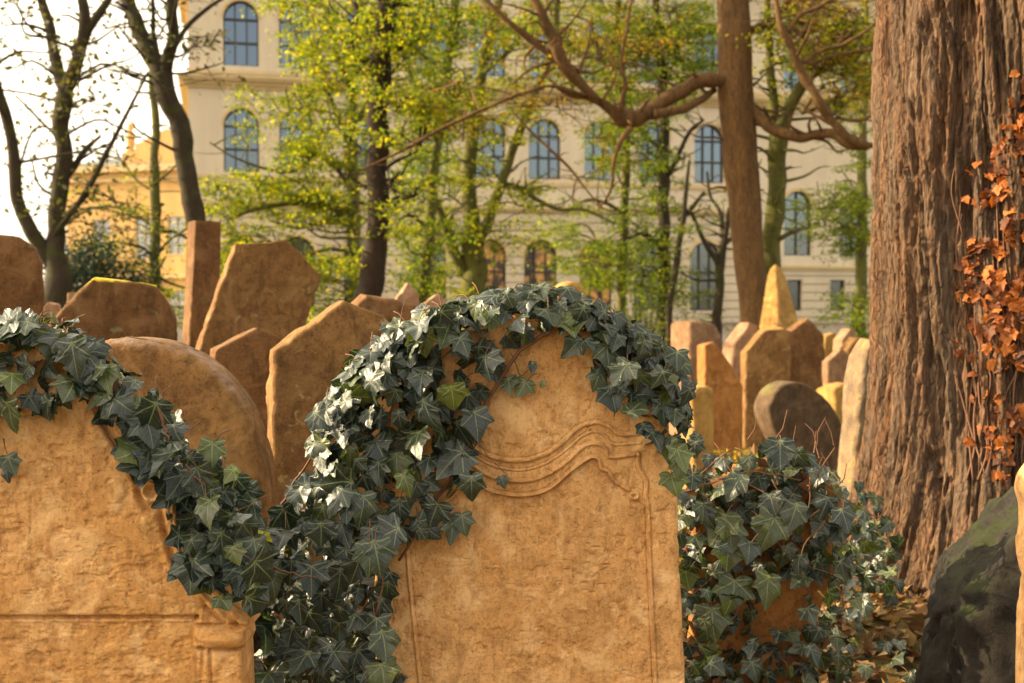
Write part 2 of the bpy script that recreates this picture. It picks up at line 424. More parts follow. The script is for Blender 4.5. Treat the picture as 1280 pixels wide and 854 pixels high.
def headstone(label, outline, Y, thick, mat, yaw=0.0, nx=40, nz=60, edge=.008, relief=None, rough=.006,
              chip=.014, name='headstone', smooth_outline=False, seed=None, group=None):
    """upright slab; outline = photo pixels of its front face at distance Y"""
    seed = rng.uniform(0, 90) if seed is None else seed
    P = np.array([at(a, b, Y) for a, b in outline])
    if smooth_outline: P = catmull(P, 5)
    zc = P[:, 2]
    cx = .5 * (P[:, 0].min() + P[:, 0].max())
    base = float(gz(cx, Y))
    zb = base - .12
    k = 1 / math.cos(yaw)
    poly = np.stack([(P[:, 0] - cx) * k, P[:, 2]], -1)
    ztop, zlow = poly[:, 1].max(), poly[:, 1].min()
    # rows
    zs = np.unique(np.concatenate([np.linspace(zlow + 1e-4, ztop - 1e-4, nz), np.clip(poly[:, 1], zlow + 1e-4, ztop - 1e-4)]))
    keep = [0]
    for i in range(1, len(zs)):
        if zs[i] - zs[keep[-1]] > (ztop - zlow) / nz * .15 or i == len(zs) - 1: keep.append(i)
    zs = zs[keep]
    L, R = [], []
    for z in zs:
        xs = []
        for i in range(len(poly)):
            a, b = poly[i], poly[(i + 1) % len(poly)]
            if (a[1] <= z) != (b[1] <= z):
                xs.append(a[0] + (z - a[1]) / (b[1] - a[1]) * (b[0] - a[0]))
        if not xs: xs = [0, 0]
        L.append(min(xs)); R.append(max(xs))
    L, R = np.array(L), np.array(R)
    if zlow > zb + .02:                       # run the sides on into the ground
        mrow = max(3, int(nz * .15)); zz = np.linspace(zb, zlow, mrow, endpoint=False)
        L = np.concatenate([np.full(mrow, L[0]), L]); R = np.concatenate([np.full(mrow, R[0]), R]); zs = np.concatenate([zz, zs])
    full = np.concatenate([np.stack([L, zs], -1), np.stack([R, zs], -1)[::-1]])
    if len(full) > 300: full = full[::4]
    t = np.linspace(0, 1, nx); s = t * .6 + .4 * (.5 - .5 * np.cos(np.pi * t))
    nr = len(zs)
    gxx = L[:, None] * (1 - s) + R[:, None] * s
    gzz = np.repeat(zs[:, None], nx, 1)
    Q = np.stack([gxx, gzz], -1).reshape(-1, 2)
    d = poly_dist(Q, full, True)
    h = np.where(d < edge, -edge + np.sqrt(np.maximum(0, edge ** 2 - (edge - np.minimum(d, edge)) ** 2)), 0)
    q3 = np.stack([Q[:, 0], Q[:, 1], np.full(len(Q), seed)], -1)
    h = h + rough * (fbm(q3 * 5, 4) * 1.2 + .5 * fbm(q3 * 30, 3))
    if relief is not None: h = h + relief(Q, cx)
    front = np.stack([Q[:, 0], -h, Q[:, 1]], -1)
    idx = np.arange(nr * nx).reshape(nr, nx)
    fs = [(int(idx[j, i]), int(idx[j, i+1]), int(idx[j+1, i+1]), int(idx[j+1, i])) for j in range(nr - 1) for i in range(nx - 1)]
    loop = np.concatenate([idx[:, 0], idx[-1, 1:], idx[::-1, -1][1:], idx[0, ::-1][1:-1]])
    V = [front]; nv = len(front); prev = loop; m = len(loop)
    ctr = Q.mean(0)
    for st, yy in enumerate((.06, .3, .55, .8, 1.0)):
        pb = Q[loop].copy()
        y = np.full(m, edge + (thick - edge) * yy)
        if st == 4:
            dv = pb - ctr; pb = pb - dv / (np.linalg.norm(dv, axis=1)[:, None] + 1e-6) * edge
        V.append(np.stack([pb[:, 0], y, pb[:, 1]], -1))
        cur = np.arange(nv, nv + m); nv += m
        for i in range(m):
            j = (i + 1) % m
            fs.append((int(prev[i]), int(cur[i]), int(cur[j]), int(prev[j])))
        prev = cur
    # back: strip between left and right columns
    nl = nr
    left = prev[:nr]; rt = prev[nr - 1 + nx - 1: nr - 1 + nx - 1 + nr][::-1]
    top = prev[nr - 1: nr - 1 + nx]
    for j in range(nr - 1):
        if j < nr - 2:
            fs.append((int(left[j]), int(left[j+1]), int(rt[j+1]), int(rt[j])))
        else:
            fs.append(tuple([int(left[j])] + [int(a) for a in top] + [int(rt[j])]))
    V = np.concatenate(V)
    # chipped, weathered edges
    dq = poly_dist(V[:, [0, 2]], full, True)
    w = np.exp(-(dq / .03) ** 2)
    q = np.stack([V[:, 0], V[:, 1], V[:, 2]], -1) + seed
    c = chip * (fbm(q * 6, 3) + np.minimum(0, fbm(q * 18, 3)) * 1.2)
    dv = V[:, [0, 2]] - np.array([0, (zlow + ztop) / 2]); dv /= np.linalg.norm(dv, axis=1)[:, None] + 1e-6
    V[:, 0] += w * c * dv[:, 0]; V[:, 2] += w * c * dv[:, 1]
    ca, sa = math.cos(yaw), math.sin(yaw)
    x, y = V[:, 0].copy(), V[:, 1].copy()
    V[:, 0] = x * ca - y * sa; V[:, 1] = x * sa + y * ca
    V[:, 2] -= base
    o = mesh_obj(name, V, fs, mat, loc=(cx, Y, base))
    o.data.set_sharp_from_angle(angle=math.radians(50)) if hasattr(o.data, 'set_sharp_from_angle') else None
    tag(o, label, 'headstone', group or 'old headstones of the cemetery')
    return o

def px2l(line, Y, cx):
    return np.array([[at(a, b, Y)[0] - cx, at(a, b, Y)[2]] for a, b in line])

def fillet(d, w): return 1 - sstep(d, w * .42, w)
def hat(d, s): return (1 - 1.6 * (d / s) ** 2) * np.exp(-(d / s) ** 2)
def sstep(x, a, b):
    t = np.clip((x - a) / (b - a), 0, 1); return t * t * (3 - 2 * t)

def worn_letters(Q, x0, x1, z0, z1, rows, depth, sd):
    """rows of carved strokes, almost weathered away"""
    r = np.random.default_rng(sd); h = np.zeros(len(Q)); dz = (z1 - z0) / rows
    for k in range(rows):
        x = x0 + r.uniform(0, .02)
        zc = z0 + (k + .5) * dz
        m = np.abs(Q[:, 1] - zc) < dz * .55
        if not m.any(): continue
        P = Q[m]; acc = np.zeros(len(P))
        while x < x1:
            hgt = dz * .32
            for _ in range(r.integers(1, 4)):
                a = np.array([x + r.uniform(0, .018), zc + r.uniform(-hgt, hgt)])
                b = a + (np.array([0, r.uniform(.5, 1) * hgt]) if r.random() < .55 else np.array([r.uniform(.008, .018), 0])) * r.choice([-1, 1])
                d = seg_dist(P, a, b)
                acc = np.maximum(acc, np.exp(-(d / .0028) ** 2) * r.uniform(.25, 1))
            x += r.uniform(.018, .034)
        h[m] -= depth * acc
    wear = sstep(fbm(np.stack([Q[:, 0] * 7, Q[:, 1] * 7, np.full(len(Q), sd * 1.7)], -1), 3), -.15, .35)
    return h * wear

YC = 3.2
def relief_centre(Q, cx):
    A = catmull(px2l([(575,535),(591,558),(620,573),(653,576),(682,568),(707,550),(723,535),(744,528),(761,533),(775,543),(805,541)], YC, cx), 5)
    A2 = catmull(px2l([(575,548),(593,569),(620,584),(653,588),(682,580),(707,563),(727,546),(744,540),(757,546),(768,556),(801,554)], YC, cx), 5)
    B = catmull(px2l([(560,560),(595,585),(616,597),(653,602),(682,595),(707,579),(728,560),(744,555),(757,561),(763,572),(798,568)], YC, cx), 5)
    C = catmull(px2l([(512,665),(540,640),(564,622),(580,606),(596,605),(616,615),(653,620),(686,612),(711,591),(736,573),(748,574),(752,586),(761,590),(769,602),(786,613)], YC, cx), 5)
    D = catmull(px2l([(798,568),(799,585),(808,601),(807,622),(810,634),(812,700),(816,780),(820,870),(823,930)], YC, cx), 4)
    E = px2l([(509,690),(512,730),(516,770),(525,854),(530,930)], YC, cx)
    c0 = px2l([(793,620)], YC, cx)[0]
    h = np.zeros(len(Q))
    band = np.vstack([A, B[::-1]]); ins2 = inside(Q, band)
    h -= np.where(ins2, .0045 * sstep(poly_dist(Q, band, True), 0, .012), 0)          # hollowed cove
    band2 = np.vstack([B, C[4:][::-1]]); ins3 = inside(Q, band2)
    h -= np.where(ins3, .003 * sstep(poly_dist(Q, band2, True), 0, .004), 0)
    for line, hh, s in ((A, .0036, .0058), (A2, .0018, .0035), (B, .0042, .0055), (C, .0040, .0055), (D, .0045, .0050), (E, .0040, .0050)):
        d = poly_dist(Q, line)
        h += hh * fillet(d, s) - .0022 * np.exp(-((d - s * 1.25) / (s * .35)) ** 2)
    panel = np.vstack([C, D[16:], E[::-1]])
    dd = poly_dist(Q, panel, True); ins = inside(Q, panel)
    sd_ = np.where(ins, dd, -dd)
    h -= .008 * sstep(sd_, .001, .006)
    dc = np.linalg.norm(Q - c0, axis=1)
    h += .009 * hat(dc - .008, .007)
    zs = px2l([(0, 640), (0, 940)], YC, cx)
    h += worn_letters(Q, E[0, 0] + .03, D[-1, 0] - .04, zs[1, 1], zs[0, 1], 11, .0042, 5)
    q = np.stack([Q[:, 0], Q[:, 1], Q[:, 0] * 0], -1)
    h -= .0035 * sstep(fbm(q * 26 + 3, 4), .2, .5)
    return h
headstone('weathered sandstone headstone in front with scroll moulding and ivy arching over its round top',
          [(468,860),(466,700),(462,610),(470,545),(500,480),(555,425),(600,402),(645,393),(700,398),(750,420),(798,465),(830,512),(845,562),(850,680),(857,860)],
          YC, .14, M['sand'], 0.0, 430, 540, .012, relief_centre, .0026, .006)

YL = 2.9
def mirror(L, c=15): return [(2 * c - a, b) for a, b in L]
RO = [(20,424),(75,438),(122,482),(158,540),(188,585),(214,612),(222,655),(233,690),(250,720),(312,774),(313,786),(305,792),(307,805),(303,814),(304,870)]
def relief_left(Q, cx):
    h = np.zeros(len(Q))
    sets = [([(118,510),(140,550),(163,590),(170,607),(172,622),(182,635),(198,634),(207,622)], -.020, .0075),
            ([(198,634),(204,665),(217,700),(238,722),(262,748),(296,779)], -.018, .0075),
            ([(214,625),(218,660),(230,695),(247,722)], -.005, .004),
            ([(236,722),(256,752)], -.006, .005),
            ([(245,772),(241,797),(252,815),(249,870)], -.011, .007),
            ([(247,783),(312,783)], -.014, .005), ([(252,741),(282,766),(308,781)], .018, .009), ([(256,760),(280,779)], -.012, .005), ([(262,812),(264,870)], -.008, .005),
            ([(248,812),(308,812)], -.014, .005),
            ([(250,796),(309,796)], .004, .008)]
    for line, hh, s in sets:
        for ln in (line, mirror(line)):
            L = px2l(ln, YL, cx)
            if len(L) > 2: L = catmull(L, 5)
            h += hh * np.exp(-(poly_dist(Q, L) / s) ** 2)
    g = px2l([(-240,773),(244,773)], YL, cx)
    h -= .018 * np.exp(-(poly_dist(Q, g) / .0055) ** 2)
    low = px2l([(-214,774),(244,774),(242,797),(251,815),(249,900),(-219,900),(-221,815),(-212,797)], YL, cx)
    h -= .010 * np.where(inside(Q, low), sstep(poly_dist(Q, low, True), 0, .012), 0)
    # swollen capital on the pilasters
    for s in (1, -1):
        c = px2l([(279 if s > 0 else -249, 799)], YL, cx)[0]
        e = np.abs((Q - c) / np.array([.06, .026])); h += .026 * np.clip(1 - e[:, 0] ** 4, 0, 1) * np.clip(1 - e[:, 1] ** 2, 0, 1)
    vol = px2l([(190,615)], YL, cx)[0]
    h += .010 * hat(np.linalg.norm(Q - vol, axis=1) - .020, .010)
    zs = px2l([(0, 600), (0, 750)], YL, cx)
    h += worn_letters(Q, -.42, .38, zs[1, 1], zs[0, 1], 5, .0035, 9)
    zz = px2l([(94, 724), (162, 704)], YL, cx)
    h += worn_letters(Q, zz[0, 0], zz[1, 0], zz[0, 1], zz[1, 1], 1, .006, 4)
    q = np.stack([Q[:, 0], Q[:, 1] * 1.5, Q[:, 0] * 0], -1)
    h -= .006 * sstep(fbm(q * 18 + 7, 5), .12, .5) + .003 * sstep(fbm(q * 40 + 9, 3), .2, .5)
    return h
headstone('wide ochre baroque headstone at the left edge with scrolled shoulder and pilaster capital under ivy',
          RO[::-1] + [(a, b) for a, b in mirror(RO)][1:], YL, .16, M['sand_warm'], 0.0, 430, 400, .010, relief_left, .004, .006)

headstone('round topped brown headstone behind the ivy of the front left stone, with greyish rounded rim',
          [(62,700),(62,560),(66,500),(85,455),(115,430),(150,421),(205,430),(258,456),(297,500),(322,555),(333,612),(336,700)], 3.8, .17, M['ochre_rim'],
          -.10, 80, 110, .040, None, .006, .007, smooth_outline=True)

# stones of the left half, near to far
headstone('dark brown headstone cut by the left edge of the photo, with round corner',
          [(-70,470),(-70,320),(-50,300),(-10,292),(20,295),(38,306),(46,325),(48,470)], 6.0, .16, M['brown'], .28, 30, 40)
headstone('low brown headstone with slanted left shoulder and yellow lichen along its top',
          [(66,470),(66,404),(118,347),(150,350),(192,357),(206,374),(216,398),(222,470)], 5.5, .14, M['brown_lichen'], .22, 40, 50, .016)
headstone('small pinkish headstone low behind the lichen topped stone',
          [(48,420),(49,388),(60,377),(72,380),(80,420)], 9.5, .15, M['pink'], .2, 16, 20)
headstone('tiny pale block behind the slanted shoulder of the lichen topped stone',
          [(84,410),(85,367),(101,366),(104,410)], 9.0, .2, M['pink'], .2, 12, 14)
headstone('tall narrow square pillar headstone with a bright left side',
          [(236,480),(246,276),(274,275),(272,480)], 7.6, .16, M['brown'], .55, 24, 50, .010)
headstone('big leaning slab with hollowed top edge beside the narrow pillar',
          [(236,490),(253,440),(272,380),(297,304),(312,306),(330,304),(355,298),(378,322),(397,345),(376,420),(362,490)], 6.8, .13, M['ochre'], .40, 60, 70, .010)
headstone('small brown headstone with a low pointed top in front of the leaning slab',
          [(268,520),(268,450),(271,436),(296,423),(322,411),(345,420),(360,440),(364,520)], 5.2, .14, M['brown'], .36, 34, 36, .012)
headstone('large brown headstone with long slanted left shoulder just left of the front ivy stone',
          [(346,640),(347,540),(351,438),(392,406),(431,377),(480,396),(540,450),(545,640)], 4.6, .15, M['ochre'], .34, 60, 80, .012)
headstone('dark mossy broken headstone peeping over the slanted shoulder stone',
          [(440,440),(446,380),(458,368),(490,372),(516,379),(560,396),(560,440)], 5.6, .16, M['brown'], .26, 30, 30, .016, None, .012, .02)
headstone('small pink headstone with pointed top beside the thick dark trunk',
          [(494,400),(497,372),(510,353),(522,366),(530,400)], 11, .2, M['pink'], .2, 14, 16)
headstone('pinkish headstone tip just left of the ivy crest',
          [(526,410),(530,380),(546,367),(566,380),(570,410)], 9.5, .2, M['pink'], .2, 14, 16)
headstone('yellow rounded headstone top peeping out behind the ivy crest',
          [(694,420),(694,372),(702,357),(713,352),(726,358),(734,374),(734,420)], 7.0, .22, M['yellow'], .1, 16, 20, .03, smooth_outline=True)

# the group to the right of the front stone
headstone('thick headstone with rounded shoulder and broad lit side, leftmost of the right group',
          [(858,520),(862,402),(878,400),(896,406),(905,420),(908,520)], 15.5, .42, M['mauve'], .50, 20, 30, .03)
headstone('orange headstone with steep slanted right edge in the right group',
          [(880,535),(880,431),(892,428),(906,444),(930,482),(930,535)], 12.5, .22, M['orange'], .22, 26, 34, .014)
headstone('leaning grey pink headstone behind the orange slanted one',
          [(905,520),(917,430),(938,403),(950,408),(944,520)], 17, .35, M['pink'], .3, 18, 24, .03)
headstone('pointed sandstone headstone with notched top below the yellow obelisk',
          [(930,535),(932,440),(945,424),(958,410),(970,414),(980,409),(990,414),(990,535)], 14, .22, M['ochre'], .14, 26, 34, .014)
headstone('brown headstone with sharp gable right of the notched stone',
          [(984,535),(985,415),(1011,398),(1032,420),(1034,535)], 14.5, .24, M['brown'], .16, 26, 34, .014)
headstone('mauve headstone with off centre gable in shade next to the big trunk',
          [(1034,540),(1034,452),(1052,437),(1066,448),(1082,470),(1082,540)], 12.5, .2, M['mauve'], .1, 22, 26, .014)
headstone('flat topped yellowish headstone far behind the sharp gable stone',
          [(1030,470),(1031,420),(1044,416),(1053,422),(1054,470)], 21, .3, M['yellow'], .2, 14, 16)
headstone('distant pale headstone with a slanted top near the big trunk',
          [(1050,460),(1052,425),(1064,411),(1071,414),(1072,460)], 20, .3, M['pink'], .25, 14, 16)
headstone('distant gabled headstone close to the left side of the big trunk',
          [(1058,480),(1060,436),(1074,421),(1086,436),(1088,480)], 17.5, .3, M['ochre'], .2, 14, 18)
headstone('stubby yellow lichen stone between the fallen oval stone and the trunk',
          [(1044,560),(1042,486),(1054,481),(1070,480),(1072,560)], 11, .3, M['yellow'], .35, 16, 22, .03, None, .015, .02)
headstone('rough tall headstone leaning against the left side of the big trunk',
          [(1066,610),(1070,520),(1076,470),(1085,440),(1096,425),(1110,430),(1110,610)], 7.6, .2, M['greymoss'], .34, 24, 40, .03, None, .02, .025)
headstone('low block with greenish yellow top next to the ivy of the front stone',
          [(866,560),(864,492),(872,484),(886,482),(893,486),(894,560)], 9.0, .25, M['yellow'], .25, 16, 18, .02)
headstone('thick dark oval headstone toppled sideways before the right group',
          [(1012,605),(988,572),(968,542),(958,514),(966,490),(982,479),(1002,478),(1024,490),(1046,514),(1060,542),(1068,570),(1070,605)], 9.6, .30, M['dark'], .24, 40, 40, .02, None, .012, .01,
          smooth_outline=True)
headstone('low ivy smothered headstone with one bare orange patch right of the front stone',
          [(868,870),(866,660),(880,615),(905,592),(960,575),(1010,590),(1036,640),(1042,720),(1020,790),(1012,870)], 3.75, .14, M['orange'], .05, 60, 70, .02, None, .008, .012)
headstone('pale rounded headstone edge at the far right of the photo',
          [(1287,800),(1290,740),(1286,690),(1287,640),(1284,612),(1291,590),(1312,572),(1380,560),(1460,600),(1470,800)], 3.1, .10, M['sand'], .0, 40, 60, .03, None, .006, .012, smooth_outline=True)

# two-sided obelisk
def obelisk():
    Yo = 17.0
    base = at(975, 430, Yo); g = float(gz(base[0], Yo))
    top = at(965, 331, Yo)[2]; foot = at(975, 416, Yo)[2]
    w = (46 / F * Yo) * .5 * .86
    zs = np.concatenate([[g - .2], np.linspace(foot, top - .16, 14), [top - .06, top]])
    V = []; Fs = []
    for i, z in enumerate(zs):
        k = 1 if z <= foot else 1 - (z - foot) / (top - foot) * .72
        if i == len(zs) - 1: k = .03
        elif i == len(zs) - 2: k *= .8
        pts = []
        for c in range(4):
            a = np.array([(-1, -1), (1, -1), (1, 1), (-1, 1)][c]); b = np.array([(1, -1), (1, 1), (-1, 1), (-1, -1)][c])
            for t in (0.06, .5, .94):
                p = (a * (1 - t) + b * t) * w * k; pts.append((p[0] - .10 * (z - foot) if z > foot else p[0], p[1], z - g))
        V += pts
    V = np.array(V); V[:, :2] += .02 * fbm(V * 4 + 5, 3)[:, None]
    for i in range(len(zs) - 1):
        for j in range(12):
            k = (j + 1) % 12; Fs.append((i*12+j, i*12+k, (i+1)*12+k, (i+1)*12+j))
    Fs.append(tuple((len(zs) - 1) * 12 + j for j in range(12)))
    o = mesh_obj('obelisk', V, Fs, M['yellow'], smooth=False, loc=(base[0], Yo, g))
    o.rotation_euler = (0, 0, math.radians(33))
    tag(o, 'yellow lichen covered tapering obelisk rising above the right group of stones', 'obelisk')
obelisk()

# blackened rock at the foot of the big tree
def rock():
    import bmesh
    def P(a, b, Y): return Vector(at(a, b, Y))
    g = at(1225, 740, 3.75)
    pts = [P(1146, 900, 3.75), P(1158, 765, 3.8), P(1178, 700, 3.9), P(1216, 662, 3.95), P(1285, 606, 4.0), P(1345, 585, 4.0), P(1400, 640, 4.0),
           P(1208, 760, 3.52), P(1218, 705, 3.66), P(1290, 660, 3.55), P(1390, 690, 3.5), P(1200, 900, 3.48), P(1400, 900, 3.4),
           P(1180, 690, 4.3), P(1290, 610, 4.4), P(1400, 640, 4.4), P(1150, 880, 4.3), P(1400, 880, 4.4)]
    bm = bmesh.new()
    for p in pts: bm.verts.new(p - Vector((g[0], 3.9, .3)))
    r = bmesh.ops.convex_hull(bm, input=bm.verts)
    bmesh.ops.delete(bm, geom=list(set(e for e in r['geom_interior'] if isinstance(e, bmesh.types.BMVert))), context='VERTS')
    bmesh.ops.triangulate(bm, faces=bm.faces)
    for _ in range(5):
        bmesh.ops.subdivide_edges(bm, edges=[e for e in bm.edges if e.calc_length() > .03], cuts=1, use_grid_fill=True)
        bmesh.ops.triangulate(bm, faces=bm.faces)
    for _ in range(4):
        bmesh.ops.smooth_vert(bm, verts=bm.verts, factor=.5, use_axis_x=True, use_axis_y=True, use_axis_z=True)
    co = np.array([v.co[:] for v in bm.verts]); bm.normal_update(); no = np.array([v.normal[:] for v in bm.verts])
    h = .05 * fbm(co * 5 + 3, 4) + .022 * fbm(co * 20, 4) - .02 * sstep(-np.abs(fbm(co * 4 + 9, 3)), -.06, 0)
    co += no * h[:, None]
    for v, c in zip(bm.verts, co): v.co = c
    me = bpy.data.meshes.new('mossy_rock'); bm.to_mesh(me); bm.free()
    me.polygons.foreach_set('use_smooth', np.ones(len(me.polygons), bool)); me.materials.append(M['rock'])
    o = bpy.data.objects.new('mossy_rock', me); o.location = (g[0], 3.9, .3); link(o)
    tag(o, 'blackened mossy boulder at the foot of the big ridged trunk', 'rock')
rock()

# ------------------------------------------------------------------ ivy
HALF = [(0, -.02), (.06, -.11), (.18, -.19), (.33, -.20), (.49, -.13), (.46, .0), (.43, .10), (.50, .22), (.60, .40), (.48, .43), (.36, .47), (.27, .60), (.15, .80), (0, 1.0)]
def leaf_base():
    H = catmull(np.array(HALF), 2); H[0, 0] = H[-1, 0] = 0
    H[1:-1, 0] = np.maximum(H[1:-1, 0], .01)
    out = np.vstack([H, H[-2:0:-1] * np.array([-1, 1])])
    n = len(out); c = np.array([0, .22])
    inner = c + (out - c) * .55
    mid = np.array([[0, .22]])
    V = np.vstack([out, inner, mid]); Fs = []
    for i in range(n):
        j = (i + 1) % n
        Fs.append((i, j, n + j, n + i)); Fs.append((n + i, n + j, 2 * n))
    return V, Fs
LB, LF = leaf_base()
_th = np.arctan2(LB[:, 0], LB[:, 1] - .22)
_rad = np.hypot(LB[:, 0], LB[:, 1] - .22); _out = np.zeros(len(LB)); _no = (len(LB) - 1) // 2
_out[:_no] = 1; _out[_no:2 * _no] = .55
_heart = .44 + .34 * np.exp(-(_th / .42) ** 2) - .06 * np.cos(3 * _th)
OV = np.stack([np.sin(_th) * _heart * _out, .22 + np.cos(_th) * _heart * _out], -1)        # rounder, hardly lobed blade
SIMPLE = np.array([(0, 0), (.28, .12), (.42, .42), (.15, .5), (0, 1), (-.15, .5), (-.42, .42), (-.28, .12)])

def leaves_mesh(name, pos, nor, tip, size, mat, parent, tint=None, r=rng, base=LB, faces=LF, curl=.55):
    """one mesh of many ivy leaves"""
    pos = np.asarray(pos, float); nL = len(pos); nB = len(base)
    nor = nor / (np.linalg.norm(nor, axis=1)[:, None] + 1e-9)
    t = tip - (tip * nor).sum(1)[:, None] * nor; t /= np.linalg.norm(t, axis=1)[:, None] + 1e-9
    s = np.cross(t, nor)
    B = np.repeat(base[None], nL, 0).copy()
    if base is LB:
        kk = (r.beta(1.1, 2.2, nL) * .85)[:, None, None]; B = B * (1 - kk) + OV[None] * kk
    wide = r.uniform(.82, 1.2, nL); B[:, :, 0] *= wide[:, None]
    a = r.uniform(-.16, .16, nL); B[:, :, 0] += a[:, None] * B[:, :, 1] ** 2
    lob = r.uniform(-.12, .16, nL)
    B[:, :, 0] += lob[:, None] * np.sign(B[:, :, 0]) * np.maximum(0, np.abs(B[:, :, 0]) - .3)
    B[:, :, 1] *= r.uniform(.85, 1.12, nL)[:, None]
    x, y = B[:, :, 0], B[:, :, 1]
    cu = r.uniform(.0, 1.5, nL)[:, None] * curl; fold = r.uniform(-.15, .5, nL)[:, None]
    z = fold * np.abs(x) - cu * ((y - .25) ** 2 * .6 + x * x * .55) + .045 * np.sin(9 * x + r.uniform(0, 6, nL)[:, None]) * np.cos(7 * y + r.uniform(0, 6, nL)[:, None])
    z += .03 * np.sin(21 * (x + y) + r.uniform(0, 6, nL)[:, None]) * np.minimum(1, np.abs(x) * 2)
    yy = y - .2
    sz = np.asarray(size)[:, None, None]
    V = pos[:, None] + sz * (x[..., None] * s[:, None] + yy[..., None] * t[:, None] + z[..., None] * nor[:, None])
    Fa = np.array([f + (f[-1],) * (4 - len(f)) for f in faces]); fl = [len(f) for f in faces]
    fs = []
    for i in range(nL):
        o = i * nB
        fs += [tuple(k + o for k in f) for f in faces]
    uv = np.tile(base, (nL, 1))
    ti = np.repeat(np.clip(r.beta(1.7, 2.6, nL) if tint is None else tint, 0, 1), nB)
    return mesh_obj(name, V.reshape(-1, 3), fs, mat, parent, True, uv=uv, attr={'tint': ti})

def poly_samples(poly, spacing, r):
    poly = np.asarray(poly, float); lo, hi = poly.min(0), poly.max(0)
    n = int((hi[0] - lo[0]) * (hi[1] - lo[1]) / spacing ** 2 * 5)
    C = lo + r.random((n, 2)) * (hi - lo); C = C[inside(C, poly)]
    cell = {}; out = []
    for p in C:
        k = (int(p[0] // spacing), int(p[1] // spacing)); ok = True
        for i in (-1, 0, 1):
            for j in (-1, 0, 1):
                for q in cell.get((k[0] + i, k[1] + j), ()):
                    if (q[0] - p[0]) ** 2 + (q[1] - p[1]) ** 2 < spacing ** 2: ok = False; break
                if not ok: break
            if not ok: break
        if ok: cell.setdefault(k, []).append(p); out.append(p)
    return np.array(out)

def loose_leaves(name, pos, size, mat, parent, r, flat=.6, loc=None):
    """small folded leaves, random attitude, mostly lying flat"""
    n = len(pos)
    nor = r.normal(0, 1, (n, 3)); nor[:, 2] += flat * 2 * np.sign(r.random(n) + .3); nor /= np.linalg.norm(nor, axis=1)[:, None]
    t = r.normal(0, 1, (n, 3)); t[:, 2] -= .4
    t -= (t * nor).sum(1)[:, None] * nor; t /= np.linalg.norm(t, axis=1)[:, None]; s = np.cross(t, nor)
    b = np.array([(0, -.5, 0), (.33, -.05, .12), (.0, .6, -.05), (-.33, -.05, .12)])
    sz = np.asarray(size)[:, None, None]
    V = pos[:, None] + sz * (b[None, :, 0, None] * s[:, None] + b[None, :, 1, None] * t[:, None] + b[None, :, 2, None] * nor[:, None])
    k = np.arange(n) * 4
    fs = np.stack([k, k + 1, k + 2, k + 3], -1).tolist()
    return mesh_obj(name, V.reshape(-1, 3), fs, mat, parent, False, loc=loc)
class Ivy:
    def __init__(s, name, label, loc, cat='ivy'):
        s.root = empty(name, loc); tag(s.root, label, cat)
        s.P = []; s.Nn = []; s.T = []; s.S = []; s.C = []; s.stems = MB(); s.has = False; s.vines = []
    def leaf(s, p, n, t, size, tint):
        s.P.append(p); s.Nn.append(n); s.T.append(t); s.S.append(size); s.C.append(tint)
    def fill(s, poly, Y, off, spacing, size, r, tint=(1.6, 2.5), nvec=(0, -1, .4), jit=.55, holes=()):
        for p in poly_samples(poly, spacing, r):
            if any(inside(p[None], h)[0] for h in holes): continue
            y = (Y(p[0], p[1]) if callable(Y) else Y) - r.uniform(*off)
            q = at(p[0], p[1], y); size_ = r.uniform(*size) * .76
            nv = np.array(nvec) + r.normal(0, jit, 3); nv[1] = -abs(nv[1]) if r.random() < .9 else nv[1]
            td = np.array([0, -.15, -1]) + r.normal(0, .5, 3)
            s.leaf(q, nv, td, size_, np.clip(r.beta(*tint) * .95, 0, 1))
    def over(s, curve, y0, y1, nleaf, size, r, lift=(.0, .05), tint=(1.6, 3.2)):
        """leaves lying over an edge that runs along a pixel curve"""
        yc = .5 * (y0 + y1)
        C = catmull(np.array([at(a, b, y0) for a, b in curve]), 6)
        for _ in range(nleaf):
            k = r.uniform(0, len(C) - 1.001); i = int(k); p = C[i] + (C[i+1] - C[i]) * (k - i)
            d = C[i+1] - C[i]; nn = np.array([-d[2], 0, d[0]]); nn /= np.linalg.norm(nn) + 1e-9
            if nn[2] < -.2: nn = -nn
            y = r.uniform(y0 - .05, y1); f = (y - y0) / (y1 - y0)
            q = p + nn * r.uniform(*lift); q[1] = y
            nv = nn + np.array([0, -.9 * (1 - f) if f < .6 else .2, .2]) + r.normal(0, .35, 3)
            td = np.array([d[0] * r.choice([-1, 1]) * 3, -.6, -.5]) + r.normal(0, .5, 3)
            s.leaf(q, nv, td, r.uniform(*size) * .80, np.clip(r.beta(*tint) * .95, 0, 1))
    def stem(s, pts, w, Y=None):
        P = np.array([at(a[0], a[1], Y if len(a) < 3 else a[2]) for a in pts])
        C = catmull(P, 5); C += rng.normal(0, .002, C.shape)
        s.vines.append((C, w))
    def stalks(s, r, frac=.4):
        """leaf stalks running back from the blades"""
        for p, n_, t, sz in zip(s.P, s.Nn, s.T, s.S):
            if r.random() > frac: continue
            t_ = t / np.linalg.norm(t); b = p - t_ * sz * .18
            e = b - t_ * sz * r.uniform(.3, .7) + np.array([r.normal(0, .015), r.uniform(.02, .06), r.normal(0, .01)])
            m = (b + e) / 2 + np.array([0, -.008, .006])
            s.stems.tube([b, m, e], [.0011, .0013, .0016], 4, False); s.has = True
    def build(s, r=rng, mat=None):
        leaves_mesh('foliage', np.array(s.P), np.array(s.Nn), np.array(s.T), np.array(s.S), mat or M['ivy'], s.root, np.array(s.C), r)
        for C, w in s.vines:
            b = MB(); b.tube(C, np.linspace(w, w * .6, len(C)), 6); b.build('vine', M['stem'], s.root)
        if s.has: tag(s.stems.build('leaf_stalks', M['stem'], s.root), kind='stuff')

